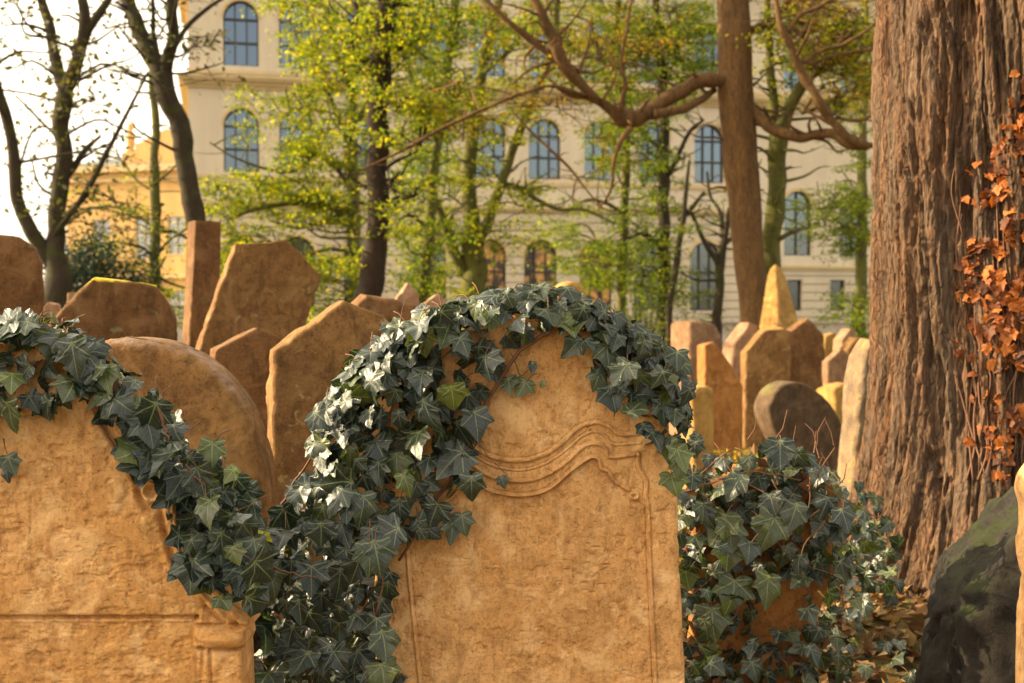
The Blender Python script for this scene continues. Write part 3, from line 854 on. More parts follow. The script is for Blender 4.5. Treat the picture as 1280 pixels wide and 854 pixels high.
# ivy over the front stone
r1 = np.random.default_rng(11)
iv = Ivy('ivy', 'dark green ivy arching over the round top of the scroll carved front headstone', (at(655, 854, YC)[0], YC - .05, .0))
arch = [(408,575),(412,535),(425,500),(452,466),(482,442),(512,412),(552,390),(594,374),(640,368),(690,372),(736,390),(780,412),(818,428),(850,446),(864,485),(860,530),(852,572),(838,566),(815,548),(792,518),(770,492),(750,464),(730,440),(706,416),(690,408),(668,410),(650,428),(630,445),(612,470),(602,500),(594,530),(590,575),(596,600),(575,622),(545,640),(528,665),(505,690),(470,690),(430,650),(400,610)]
for off, sp, sz in (((.0, .025), 20, (.05, .085)), ((.025, .06), 24, (.055, .10)), ((.055, .11), 36, (.06, .115))):
    iv.fill(arch, YC, off, sp, sz, r1, holes=[[(535,590),(560,570),(580,600),(550,625)], [(560,505),(580,500),(585,530),(565,535)]] if sp > 22 else ())
crest = [(425,540),(446,490),(482,450),(520,420),(560,400),(605,387),(650,382),(700,387),(750,406),(796,436),(826,470),(842,530)]
iv.over(crest, YC, YC + .18, 220, (.055, .105), r1, (-.02, .035))
iv.over(crest, YC, YC + .18, 60, (.05, .09), r1, (.02, .05), (2.2, 2.2))
for off in ((.02, .07), (.06, .12)):
    iv.fill([(396,600),(402,545),(418,505),(448,468),(478,440),(512,408),(556,386),(600,372),(590,400),(540,425),(500,465),(468,515),(448,590)], YC, off, 27, (.055, .10), r1, (1.6, 2.6), (-.78, -.62, .30), .24)
left_side = [(418,640),(418,570),(432,515),(460,475),(492,445),(520,422)]
iv.over(left_side, YC - .02, YC + .22, 150, (.05, .10), r1, (-.02, .06))
for (a, b, sz, tn) in ((636,478,.045,.62),(655,482,.055,.72),(665,457,.03,.5),(679,480,.022,.8),(566,655,.07,.55),(578,650,.055,.6),(765,492,.075,.3),(778,470,.06,.4),(748,470,.05,.6),(628,600,.03,.5)):
    iv.leaf(at(a, b, YC - .03), np.array([r1.normal(0, .2), -1, .25]), np.array([r1.normal(0, .3), -.1, -1]), sz, tn)
for (a, b) in ((712,402),(720,398),(835,560),(848,580),(840,600)):
    iv.leaf(at(a, b, YC - .06), np.array([.2, -1, .3]), np.array([.1, -.1, -1]), .06, .82)
iv.stem([(640,440),(652,470),(664,456)], .0018, YC - .02); iv.stem([(530,672),(552,662),(570,648)], .003, YC - .02)
iv.stem([(745,450),(762,470),(770,500),(768,520)], .0025, YC - .02); iv.stem([(700,372),(690,410),(650,440),(610,500),(560,600),(500,700)], .006, YC - .015)
iv.stem([(560,520),(585,540),(620,580),(640,600)], .0015, YC - .012)
iv.stalks(r1, .35); iv.build(r1)

# ivy thicket between the two front stones
r2 = np.random.default_rng(12)
iv = Ivy('ivy', 'bluish dark ivy thicket hanging in the gap between the two front headstones', (at(400, 854, 3.2)[0], 3.15, .0))
thick = [(305,880),(312,760),(335,690),(352,640),(385,592),(425,610),(455,650),(495,690),(498,730),(485,770),(478,800),(500,830),(492,880)]
bulge = lambda a, b: 3.2 - .06 * math.sin(max(0, min(1, (a - 310) / 190)) * math.pi)
for off, sp, sz in (((-.5, -.38), 20, (.08, .11)), ((-.38, -.28), 22, (.07, .11)), ((-.28, -.16), 24, (.06, .10)), ((-.16, -.08), 24, (.06, .10)), ((-.08, .0), 24, (.055, .09)), ((.0, .06), 26, (.06, .10)), ((.06, .11), 38, (.07, .11))):
    iv.fill(thick, bulge, off, sp, sz, r2, (1.3, 4.2), (-.15, -1, .45), .5)
for (a, b, sz, tn) in ((330,676,.05,.955),(322,668,.03,.96),(462,690,.07,.6),(470,688,.085,.5),(480,800,.075,.55)):
    iv.leaf(at(a, b, 3.03), np.array([r2.normal(0, .2), -1, .25]), np.array([r2.normal(0, .3), -.1, -1]), sz, tn)
iv.stem([(352,632),(370,600),(392,568)], .004, 3.3); iv.stem([(330,700),(352,713),(378,720),(395,722)], .003, 3.0); iv.stem([(470,770),(480,720),(478,690)], .0025, 3.08)
iv.stalks(r2, .3); iv.build(r2)

# ivy over the left stone
r3 = np.random.default_rng(13)
iv = Ivy('ivy', 'dark green ivy draped over the shoulder of the wide ochre headstone at the left', (at(100, 854, YL)[0], YL - .05, .0))
lp = [(-260,560),(-200,480),(-60,425),(20,417),(60,423),(106,432),(134,458),(160,474),(190,490),(206,522),(222,556),(248,580),(280,604),(300,630),(320,665),(330,705),(325,760),(310,748),(292,722),(296,712),
      (284,696),(272,656),(252,628),(222,606),(198,590),(180,572),(168,543),(156,512),(132,495),(112,500),(95,492),(84,512),(55,520),(30,505),(0,530),(-30,525),(-80,540),(-150,580)]
for off, sp, sz in (((.0, .02), 23, (.05, .085)), ((.02, .055), 26, (.06, .10)), ((.05, .09), 38, (.07, .115))):
    iv.fill(lp, YL, off, sp, sz, r3)
iv.over([(-150,510),(-60,436),(20,422),(75,436),(120,480),(155,540),(186,590)], YL, YL + .18, 140, (.06, .10), r3, (-.01, .035))
side = [(200,600),(222,650),(236,690),(262,720),(300,750)]
iv.over(side, YL, YL + .25, 110, (.05, .09), r3, (-.01, .07))
behind = [(180,500),(215,500),(240,560),(290,590),(320,640),(332,720),(300,745),(250,690),(220,600)]
for off in ((-.25, -.15), (-.15, -.05)):
    iv.fill(behind, YL, off, 24, (.055, .09), r3, (1.5, 3.6))
back = [(150,570),(190,520),(225,540),(262,575),(300,600),(330,650),(330,870),(150,870)]  # unseen leaves added to keep the sun off the thicket
for off in ((-.72, -.6), (-.6, -.45), (-.45, -.3), (-.3, -.17)):
    iv.fill(back, YL, off, 26, (.08, .115), r3, (1.5, 3.6))
for (a, b, sz, tn) in ((240,708,.075,.35),(255,700,.05,.6),(12,577,.05,.62),(8,590,.03,.3),(292,690,.05,.8),(318,712,.045,.84),(317,735,.04,.85),(290,590,.04,.85),(265,560,.06,.72)):
    iv.leaf(at(a, b, YL - .05), np.array([r3.normal(0, .2), -1, .25]), np.array([r3.normal(0, .3), -.1, -1]), sz, tn)
iv.stem([(145,470),(146,495),(150,520),(160,545)], .007, YL - .03); iv.stem([(135,497),(150,494),(158,480)], .006, YL - .035)
iv.stem([(200,510),(206,535),(214,550)], .004, YL - .05); iv.stem([(232,580),(245,598),(258,606)], .003, YL - .07)
iv.stem([(118,515),(140,552),(165,590)], .0025, YL - .01)
iv.stalks(r3, .35); iv.build(r3)

# ivy on the low stone right of the front stone
r4 = np.random.default_rng(14)
iv = Ivy('ivy', 'green ivy smothering the low headstone with the bare orange patch', (at(950, 854, 3.75)[0], 3.68, .0))
rp = [(846,600),(858,575),(882,590),(905,572),(930,580),(952,556),(985,566),(1012,560),(1034,596),(1060,620),(1052,668),(1066,700),(1036,716),(1022,770),(1050,800),(1066,880),(860,880),(852,720)]
hole = [(948,800),(954,752),(990,728),(1024,718),(1014,752),(990,778),(966,796)]
for off, sp, sz in (((.0, .03), 18, (.045, .08)), ((.02, .07), 22, (.05, .09)), ((.06, .12), 27, (.05, .10)), ((.10, .18), 44, (.06, .11))):
    iv.fill(rp, 3.75, off, sp, sz, r4, (2.0, 2.6), holes=[hole], jit=.7)
iv.over([(866,680),(880,635),(905,612),(960,594),(1010,608),(1036,650),(1042,730)], 3.75, 3.93, 80, (.04, .09), r4, (-.02, .05), (2.0, 2.4))
dl = []
for poly, n_ in (([(852,580),(900,580),(905,700),(885,850),(856,850)], 90), ([(940,560),(1040,590),(1050,650),(960,640)], 40), ([(870,800),(1050,800),(1050,860),(870,860)], 60)):
    for p in poly_samples(poly, 9, r4)[:n_ * 3]:
        if r4.random() < .45: dl.append(at(p[0], p[1], 3.75 - r4.uniform(-.05, .10)))
for off in ((-.5, -.3), (-.3, -.1), (-.1, .1)):
    iv.fill([(1025,590),(1052,600),(1088,640),(1112,690),(1122,745),(1070,770),(1040,800),(1015,740)], 4.0, off, 21, (.045, .085), r4, (1.8, 2.6), (-.2, -1, .4), .6)
gapp = [(846,880),(846,560),(880,540),(905,600),(890,880)]
for off in ((-.2, -.05), (.1, .3)):
    iv.fill(gapp, 3.75, off, 24, (.05, .085), r4, (1.8, 3.0))
iv.fill([(1010,740),(1062,700),(1075,760),(1068,880),(1005,880)], 3.9, (.0, .25), 17, (.03, .055), r4, (4.0, 2.2), (-.4, -1, .4), .6)
for (a, b, sz, tn) in ((903,655,.115,.72),(912,660,.09,.7),(918,735,.10,.7),(965,655,.10,.68),(910,690,.08,.75),(993,640,.09,.6),(950,655,.06,.83),(960,730,.09,.72),(890,770,.09,.66),(975,560,.08,.35),(880,640,.07,.4)):
    iv.leaf(at(a, b, 3.60), np.array([r4.normal(0, .2), -1, .3]), np.array([r4.normal(0, .25), -.1, -1]), sz, tn)
for k in range(9):
    a = r4.uniform(855, 1050); b = r4.uniform(560, 800)
    iv.stem([(a, b), (a + r4.normal(0, 25), b + 40), (a + r4.normal(0, 40), b + 90)], .0022, 3.63)
iv.stem([(846,620),(900,600),(940,590),(1000,600)], .003, 3.62)
iv.stalks(r4, .45); iv.build(r4)
loose_leaves('dead_leaves', np.array(dl), r4.uniform(.03, .065, len(dl)), M['leaf_brown'], iv.root, r4, .1)
dlt = MB()
for k in range(26):
    a, b = r4.uniform(900, 1050), r4.uniform(545, 640); q = at(a, b, 3.7 - r4.uniform(-.1, .12)); e = q + np.array([r4.normal(0, .05), r4.normal(0, .05), r4.uniform(.03, .09)])
    dlt.tube([q, (q + e) / 2 + r4.normal(0, .008, 3), e], [.0022, .0017, .001], 5, False)
tag(dlt.build('dry_twigs', M['stem'], iv.root), kind='stuff')

# small ivy creeping at the foot of the trunk
r5 = np.random.default_rng(15)
iv = Ivy('ivy', 'small creeping ivy on the leafy ground at the foot of the big ridged trunk', (at(1090, 760, 4.6)[0], 4.6, float(gz(1.3, 4.6))))
for poly, sp in (([(1040,640),(1075,600),(1110,640),(1130,700),(1135,760),(1100,745),(1050,730)], 13), ([(1040,720),(1110,735),(1140,790),(1150,860),(1030,860)], 26)):
    for p in poly_samples(poly, sp, r5):
        Yk = 4.9 - (p[1] - 600) / 260 * 1.1
        q = at(p[0], p[1], Yk); g = float(gz(q[0], q[1]))
        q[2] = max(q[2], g + .01) if p[1] < 735 else g + r5.uniform(.01, .06)
        iv.leaf(q, np.array([-.3, -.8, .7]) + r5.normal(0, .4, 3), np.array([0, -.4, -.6]) + r5.normal(0, .5, 3), r5.uniform(.035, .07), np.clip(r5.beta(2.4, 2.6), 0, .9))
for k in range(5):
    a = r5.uniform(1045, 1110); iv.stem([(a, 640), (a + r5.normal(0, 15), 700), (a + r5.normal(0, 25), 760)], .0025, 4.55)
iv.stalks(r5, .4); iv.build(r5)

# ------------------------------------------------------------------ big ridged trunk at the right
TX, TY, TR = at(1239, 300, 5.2)[0], 5.2, .46
def trunk_radius(th, z):
    """buttressed, fluted trunk; th = angle round the axis"""
    g = .40
    low = np.clip((1.15 - (z - g)) / 1.15, 0, 1)
    flare = low ** 2.4
    d1 = np.exp(-(np.angle(np.exp(1j * (th - math.radians(246)))) / .30) ** 2)   # root towards the camera
    d2 = np.exp(-(np.angle(np.exp(1j * (th - math.radians(190)))) / .33) ** 2)
    d3 = np.exp(-(np.angle(np.exp(1j * (th - math.radians(300)))) / .35) ** 2)
    d4 = np.exp(-(np.angle(np.exp(1j * (th - math.radians(70)))) / .5) ** 2)
    r = TR + flare * (.06 + .30 * d1 + .20 * d2 + .24 * d3 + .3 * d4) + .05 * np.clip(.9 - z, 0, 1)
    r = r + .022 * np.sin(5 * th + 1.0 + .5 * z) + .014 * np.sin(9 * th - .6 * z)
    return r
def big_tree():
    root = empty('yew_tree', (TX, TY, .35))
    tag(root, 'massive old tree with ridged reddish bark filling the right side of the photo', 'tree')
    zs = np.concatenate([np.linspace(.05, 3.0, 560), np.linspace(3.03, 7.5, 90)])
    th = np.linspace(0, 2 * np.pi, 620, endpoint=False)
    TH, ZZ = np.meshgrid(th, zs)
    r = trunk_radius(TH, ZZ)
    taper = 1 - np.clip(ZZ - 3, 0, 5) * .09
    r = r * taper
    tw = TH + .10 * ZZ + .16 * np.clip(1.3 - ZZ, 0, 2) ** 2        # grain winds near the roots
    q = np.stack([np.cos(tw) * TR, np.sin(tw) * TR, ZZ], -1)
    wq = q + .03 * np.stack([vnoise(q * np.array([4, 4, 1.2])), vnoise(q * np.array([4, 4, 1.2]) + 9), 0 * ZZ], -1)
    e1 = np.abs(fbm(wq * np.array([8, 8, .8]) + 2, 4)); e2 = np.abs(fbm(wq * np.array([20, 20, 1.7]) + 5, 4)); e3 = np.abs(fbm(wq * np.array([42, 42, 3.4]) + 15, 3))
    s3 = fbm(wq * np.array([75, 75, 7.0]) + 8, 3); s5 = fbm(q * np.array([34, 34, 16]) + 3, 4)
    strip = fbm(wq * np.array([15, 15, 1.1]) + 41, 3)
    h = .026 * sstep(e1, 0, .10) + .022 * sstep(e2, 0, .13) + .011 * sstep(e3, 0, .16) + .007 * s3 + .008 * s5
    h = h + .016 * np.clip(strip * 3, -1, 1) + .010 * np.floor(3 * (fbm(wq * np.array([11, 11, 2.0]) + 23, 3) + 1)) / 3
    rr = r + h - .058
    V = np.stack([TX + rr * np.cos(TH), TY + rr * np.sin(TH), ZZ], -1)
    n = len(th); nz = len(zs)
    fs = [(j*n+i, j*n+(i+1) % n, (j+1)*n+(i+1) % n, (j+1)*n+i) for j in range(nz-1) for i in range(n)]
    mesh_obj('trunk', V.reshape(-1, 3), fs, M['bark'], root)
    # limbs and crown high above the frame
    lm = MB(); cl = []
    rr_ = np.random.default_rng(31)
    for k in range(9):
        a = k * 2.4; p0 = np.array([TX, TY, 4.6 + .3 * k]); d = np.array([math.cos(a), math.sin(a), .5])
        P = np.array([p0, p0 + d * .9, p0 + d * 1.9 + np.array([0, 0, .2]), p0 + d * 2.8 + np.array([0, 0, .7])])
        lm.tube(catmull(P, 4), np.linspace(.14, .03, 13), 8)
        for _ in range(40): cl.append(P[2] + rr_.normal(0, .8, 3) * np.array([1, 1, .6]))
    lm.build('limb', M['bark'], root)
    pos = []
    for c in cl: pos += [c + rr_.normal(0, .22, 3) for _ in range(22)]
    pos = np.array(pos); nL = len(pos)
    loose_leaves('crown', pos, rr_.uniform(.07, .12, nL), M['leaf_yew'], root, rr_)

big_tree()

# russet dead ivy on the trunk
r6 = np.random.default_rng(16)
iv = Ivy('dead_ivy', 'russet orange dried ivy climbing the right side of the massive trunk', (TX + .1, TY - TR - .02, .6))
dp = [(1196,350),(1212,310),(1226,250),(1245,175),(1262,130),(1290,90),(1330,90),(1330,640),(1290,620),(1262,604),(1240,585),(1232,560),(1244,520),(1262,470),(1238,455),(1222,425),(1206,380)]
def on_trunk(px, py, off):
    d = at(px, py, 1.0) - np.array([0, 0, CAM_H]); o = np.array([0, 0, CAM_H])
    R = TR
    for _ in range(4):
        a = d[0] ** 2 + d[1] ** 2; b = -2 * (d[0] * TX + d[1] * TY); c = TX ** 2 + TY ** 2 - R * R
        disc = b * b - 4 * a * c
        if disc < 0: return None
        t = (-b - math.sqrt(disc)) / (2 * a); p = o + d * t
        R = float(trunk_radius(np.array(math.atan2(p[1] - TY, p[0] - TX)), np.array(p[2]))) + off - .012
    return p
for poly, sp, keep in ((dp, 6.0, .62), (dp, 8, .7), ([(1180,480),(1195,330),(1210,220),(1245,120),(1285,60),(1320,60),(1320,640),(1230,600)], 13, .5)):
    for p in poly_samples(poly, sp, r6):
        if r6.random() > keep: continue
        if fbm(np.array([p[0] / 40, p[1] / 40, 3.0]), 2) < -.14: continue
        q = on_trunk(p[0], p[1], r6.uniform(.004, .034))
        if q is None: continue
        rad = np.array([q[0] - TX, q[1] - TY, 0]); rad /= np.linalg.norm(rad)
        iv.leaf(q, rad + np.array([0, 0, .3]) + r6.normal(0, .45, 3), np.array([0, 0, -1]) + r6.normal(0, .5, 3), r6.uniform(.024, .050), .5)
for k in range(10):
    a = r6.uniform(1205, 1290); b = 600; pts = []
    for j in range(9):
        q = on_trunk(a, b, .012)
        if q is None: break
        pts.append(q); a += r6.normal(0, 9); b -= r6.uniform(30, 60)
    if len(pts) > 3:
        iv.vines.append((catmull(pts, 4), .004))
iv.build(r6, M['leaf_dead'])

# ------------------------------------------------------------------ background trees
DENS = 1.45
class Tree:
    def __init__(s, label, base_px, Y, bark, leaf, seed, name='tree', group=None):
        s.Y = Y; s.r = np.random.default_rng(seed)
        b = at(base_px, 400, Y); g = float(gz(b[0], Y)); s.g = g
        s.root = empty(name, (b[0], Y, g)); tag(s.root, label, 'tree', group)
        s.mb = MB(); s.pts = []; s.rad = []; s.leaf = leaf; s.bark = bark; s.pos = []; s.k = Y / F; s.knot = .12; s.thin = 1.0; s.wob = .5
    def limb(s, pts, dy=0.0, ground=False, seg=9):
        """pts = (px, py, width px[, depth offset m])"""
        P = []; W = []
        for i, p in enumerate(pts):
            d = p[3] if len(p) > 3 else dy * i / max(1, len(pts) - 1)
            P.append(at(p[0], p[1], s.Y + d)); W.append(p[2] * .5 * s.k * s.thin)
        if ground:
            q = P[0].copy(); q[2] = s.g - .15; P.insert(0, q); W.insert(0, W[0] * 1.25)
        C = catmull(np.array(P), 7); R = np.interp(np.linspace(0, 1, len(C)), np.linspace(0, 1, len(W)), W)
        C = C + (fbm(np.stack([C[:, 0] * 2, C[:, 1], C[:, 2] * 2], -1) + s.Y, 2) * R * s.wob)[:, None] * np.array([1, .5, 0])
        R = R * (1 + s.knot * fbm(C * 4, 3)); C = C + s.knot * .9 * R[:, None] * np.stack([vnoise(C * 3 + 4), vnoise(C * 3 + 8), vnoise(C * 3 + 12)], -1)
        s.mb.tube(C, R, seg); s.pts.append(C); s.rad.append(R)
        return C
    def twigs(s, n, length=(.5, 1.4), zmin=2.5):
        """bare side twigs"""
        A = np.concatenate(s.pts); Rr = np.concatenate(s.rad); ok = np.where(A[:, 2] > zmin)[0]
        for _ in range(n):
            i = s.r.choice(ok); p = A[i]; a = s.r.uniform(0, 6.28); L = s.r.uniform(*length)
            d = np.array([math.cos(a), .6 * math.sin(a), s.r.uniform(-.1, .7)]) * L
            P = catmull([p, p + d * .4 + s.r.normal(0, .08, 3) * L, p + d * .75 + s.r.normal(0, .1, 3) * L, p + d], 3)
            r0 = min(.03, Rr[i] * .45)
            s.mb.tube(P, np.linspace(r0, .004, len(P)), 5, False); s.pts.append(P[3:]); s.rad.append(np.linspace(r0, .004, len(P))[3:])
    def crown(s, ells, leaves=46, spread=1.4, size=(.05, .10), tw=True, sigma=.10):
        """ells = (px, py, rx, ry, sprays): horizontal leafy sprays carried by thin branches"""
        for (cx, cy, rx, ry, n) in ells:
            A = np.concatenate(s.pts)
            for _ in range(n):
                while True:
                    u = s.r.uniform(-1, 1, 2)
                    if u @ u < 1: break
                c = at(cx + u[0] * rx, cy + u[1] * ry, s.Y + s.r.normal(0, spread * .5))
                dd = A - c; w = np.linalg.norm(dd * np.array([1, .6, 1.2]), axis=1) + 1.5 * np.maximum(0, dd[:, 2])
                p = A[np.argmin(w)]
                if tw and np.linalg.norm(p - c) < 3.2:
                    mid = (p + c) / 2 + s.r.normal(0, .1, 3) + np.array([0, 0, .12])
                    B = catmull([p, mid, c], 4)
                    s.mb.tube(B, np.linspace(.016, .006, len(B)), 5, False)
                for _k in range(3):
                    a = s.r.uniform(0, 6.28); L = s.r.uniform(.35, .8)
                    e = c + np.array([math.cos(a) * L, math.sin(a) * L, s.r.normal(-.05, .14)])
                    s.mb.tube([c, (c + e) / 2 + np.array([0, 0, .03]), e], [.007, .005, .003], 4, False)
                    m = max(3, int(leaves * DENS / 3)); f = s.r.random(m)[:, None]
                    s.pos.append(c + (e - c) * f + s.r.normal(0, sigma, (m, 3)) * np.array([1, 1, .55]))
        s.size = size
    def build(s):
        s.mb.build('trunk', M[s.bark], s.root)
        if s.pos:
            P = np.concatenate(s.pos)
            loose_leaves('crown', P, s.r.uniform(s.size[0], s.size[1], len(P)), M[s.leaf], s.root, s.r)

# two-stemmed tree at the far left
t = Tree('dark forked tree with sparse leaves at the far left against the bright sky', 72, 20, 'bark_dark', 'leaf_sparse', 41)
t.limb([(72,395,34),(72,350,34),(72,290,22),(78,220,20),(78,150,21),(82,110,21)], 0, True)
t.limb([(82,115,18),(72,85,15),(62,40,13),(52,-10,12),(40,-110,9)], .6); t.limb([(82,115,18),(96,75,16),(105,30,14),(102,-30,11),(100,-120,8)], -.4)
t.limb([(100,60,12),(118,25,11),(138,-5,9),(170,-80,6)], .3)
t.limb([(66,330,20),(45,292,19),(24,250,16),(20,205,15),(10,150,13),(-8,95,12),(-25,0,9)], -.8)
t.limb([(55,312,7),(85,272,7),(112,232,7),(132,195,6),(152,155,5),(186,90,3)], -1.2)
t.limb([(85,220,9),(105,190,8),(125,170,4)], .5)
for q in ([(80,180,4),(50,150,4),(20,120,3)], [(82,130,4),(40,118,3),(0,112,3)], [(18,235,4),(40,165,3),(65,160,2)], [(92,100,4),(130,80,3),(175,92,2)], [(80,170,4),(120,150,3),(150,160,3),(190,180,2)]): t.limb(q, .5, False, 6)
t.twigs(36, (.5, 1.6), 3.0)
t.crown([(60,60,75,90,17),(40,200,55,70,10),(120,120,60,90,11),(130,260,50,50,8),(60,-100,110,80,12)], 16, 1.2, (.07, .13), True, .2); t.build()

t = Tree('dark leaning tree with a forked top behind the narrow pillar headstone', 246, 21, 'bark_dark', 'leaf_sparse', 42)
t.limb([(252,400,26),(245,290,25),(236,230,25),(224,170,25),(212,120,27),(202,92,28)], 0, True)
t.limb([(202,95,24),(185,62,21),(172,30,19),(158,-10,18),(140,-100,12)], .5); t.limb([(206,95,18),(214,50,14),(216,0,13),(225,-110,9)], -.5)
t.limb([(200,80,7),(192,40,6),(190,-10,5)], .3); t.limb([(216,62,7),(235,32,6),(262,8,5),(282,-4,4)], .3); t.limb([(206,75,7),(214,40,6),(222,-5,4)], -1)
t.limb([(190,82,4),(165,55,3),(150,35,2)], -.6, False, 6)
t.twigs(30, (.5, 1.5), 4)
t.crown([(200,30,60,60,8),(240,60,40,50,4),(190,-90,110,70,10)], 14, 1.0, (.07, .13), True, .2); t.build()

t = Tree('slim straight grey tree left of the leaning forked tree', 193, 25, 'bark_moss', 'leaf_spring', 43)
t.limb([(192,400,15),(193,300,13),(194,220,12),(193,150,10),(190,100,8),(192,20,5)], 0, True)
t.limb([(192,285,5),(165,265,5),(130,258,4),(105,265,4),(80,280,3)], .6, False, 6); t.limb([(195,290,5),(218,290,5),(238,300,4)], .3, False, 6)
t.limb([(193,325,5),(178,310,4),(155,305,3)], -.4, False, 6); t.limb([(196,318,5),(212,300,4),(235,285,3)], -.4, False, 6); t.limb([(195,230,4),(212,215,3),(232,195,3)], .4, False, 6)
t.limb([(195,345,4),(215,355,4),(232,360,3)], .3, False, 6); t.limb([(193,240,4),(170,225,3),(150,200,3),(120,192,2)], .4, False, 6)
t.twigs(40, (.4, 1.3), 2)
t.crown([(160,310,55,40,12),(200,345,30,35,8),(215,380,25,30,8),(150,230,50,50,8)], 26, 1.2, (.05, .09)); t.build()

# trees with fresh leaves before the big building
t = Tree('leafy tree with long drooping side branches before the left end of the big building', 441, 24, 'bark_moss', 'leaf_spring', 44)
t.limb([(442,400,15),(443,320,15),(442,240,14),(440,160,12),(443,80,11),(450,0,9),(455,-120,6)], 0, True)
t.limb([(440,292,8),(420,262,8),(390,254,7),(350,256,6),(318,262,5),(285,275,3)], -.8); t.limb([(440,280,6),(400,278,6),(370,285,5),(335,275,3)], .6, False, 6)
t.limb([(440,315,6),(410,312,5),(380,320,3)], -.4, False, 6); t.limb([(442,200,7),(425,150,7),(405,105,6),(385,60,4)], .7); t.limb([(440,170,6),(460,120,6),(470,70,4)], .5)
t.limb([(438,235,6),(400,190,6),(360,215,5),(300,200,3),(262,178,2)], -.6, False, 6); t.limb([(441,120,6),(420,60,5),(410,10,4)], -.6)
t.twigs(50, (.5, 1.4), 2.2)
t.crown([(345,262,90,30,38),(300,235,45,18,10),(290,300,38,30,14),(400,150,50,65,34),(330,150,40,25,6),(425,50,60,60,40),(375,10,45,25,10),(415,330,45,30,14),(395,215,50,35,20),(430,-90,100,60,30),(275,345,25,40,8),(400,385,22,26,10)], 60, 1.5, (.05, .10)); t.build()

t = Tree('thick dark brown trunk standing left of the ivy crest', 468, 19, 'bark_black', 'leaf_spring', 45)
t.limb([(464,400,34),(466,350,32),(469,280,27),(471,200,25),(474,110,26),(480,30,27),(484,-20,24),(490,-140,16)], 0, True, 14)
t.limb([(470,275,8),(485,262,7),(500,250,6),(520,244,4)], -.5, False, 6); t.limb([(468,255,6),(485,235,5),(500,215,3)], .5, False, 6)
t.limb([(478,60,9),(450,20,8),(430,-30,6)], .8); t.limb([(482,20,9),(510,-20,8),(540,-60,6)], -.8); t.limb([(470,225,5),(490,205,4),(520,190,3)], .5, False, 6)
t.twigs(40, (.4, 1.2), 3)
t.crown([(500,120,40,90,30),(445,100,30,70,14),(500,20,50,40,26),(495,255,35,35,12),(450,330,26,30,6),(480,-90,110,60,34)], 50, 1.5, (.05, .09)); t.build()

t = Tree('mossy tree splitting into three upright stems in the middle of the photo', 590, 28, 'bark_moss', 'leaf_spring', 46)
t.limb([(590,420,34),(590,350,32),(590,300,27)], 0, True, 12)
t.limb([(588,300,22),(583,240,18),(588,180,17),(598,120,15),(608,60,14),(622,10,11),(640,-110,7)], .5); t.limb([(598,305,16),(615,262,13),(632,215,12),(650,165,11),(665,125,10),(690,60,8),(705,-60,5)], -.6)
t.limb([(578,345,17),(566,310,13),(556,280,11),(547,258,8),(540,235,5)], -.6); t.limb([(630,230,7),(650,236,7),(672,250,6),(700,262,5),(730,262,4),(770,280,3)], -.5, False, 7)
t.limb([(590,160,6),(560,130,6),(535,90,4)], .6); t.limb([(605,90,7),(640,60,6),(665,20,4)], .6)
t.twigs(60, (.5, 1.5), 2.4)
t.crown([(600,90,70,80,38),(575,200,50,50,22),(625,245,60,25,14),(560,290,45,35,16),(640,300,50,30,8),(650,150,50,40,8),(620,20,80,40,24),(600,-90,130,60,34),(555,350,35,25,8)], 55, 1.8, (.05, .10)); t.build()

t = Tree('slender curved tree between the thick dark trunk and the three stemmed tree', 535, 26, 'bark_moss', 'leaf_green', 47)
t.limb([(522,410,17),(532,330,16),(538,270,14),(543,200,13),(552,140,12),(562,70,11),(571,0,10),(585,-110,6)], 0, True)
t.limb([(545,180,7),(525,140,6),(515,100,5),(500,50,4)], .5); t.limb([(540,290,5),(515,270,5),(498,275,3)], -.4, False, 6); t.limb([(550,150,6),(570,110,5),(590,95,3)], .4, False, 6)
t.twigs(40, (.4, 1.3), 2.2)
t.crown([(540,110,50,80,40),(515,200,35,60,20),(530,300,35,35,14),(545,20,60,40,28),(535,340,26,30,10),(560,-90,100,60,30)], 55, 1.4, (.05, .10)); t.build()

# slim trees before the right half of the building
group = None
t = Tree('slim dark tree with a leafy base left of the twin stemmed sapling', 832, 30, 'bark_dark', 'leaf_green', 48)
t.limb([(828,410,17),(829,330,16),(828,240,15),(830,160,13),(826,80,11),(820,0,9),(815,-110,6)], 0, True)
t.limb([(828,230,6),(845,200,6),(862,165,5),(880,150,3)], -.5, False, 6); t.limb([(829,190,6),(800,160,5),(785,120,4)], .5); t.limb([(827,310,5),(805,292,5),(786,298,3)], -.4, False, 6)
t.twigs(40, (.4, 1.4), 2.2)
t.crown([(810,90,60,70,56),(860,60,40,60,24),(800,200,50,50,32),(815,290,40,50,26),(820,360,40,30,14),(830,20,70,40,34),(770,330,40,35,24),(820,-90,120,60,40),(870,50,40,40,14)], 55, 1.6, (.05, .10)); t.build()

t = Tree('thin mossy tree right of the middle with leaves hiding an arched window', 780, 31, 'bark_moss', 'leaf_green', 49)
t.limb([(777,410,13),(778,330,12),(780,250,11),(783,180,10),(778,100,9),(772,20,7),(770,-100,5)], 0, True)
t.limb([(780,270,5),(760,255,5),(735,250,4),(712,262,3)], -.4, False, 6); t.limb([(780,200,5),(765,170,4),(745,150,3)], .4, False, 6)
t.twigs(36, (.4, 1.4), 2.2)
t.crown([(740,285,60,30,20),(745,335,45,25,14),(750,60,70,60,56),(700,40,60,50,30),(770,190,40,45,16),(760,-20,80,40,24),(760,-110,100,50,24)], 52, 1.6, (.05, .10)); t.build()

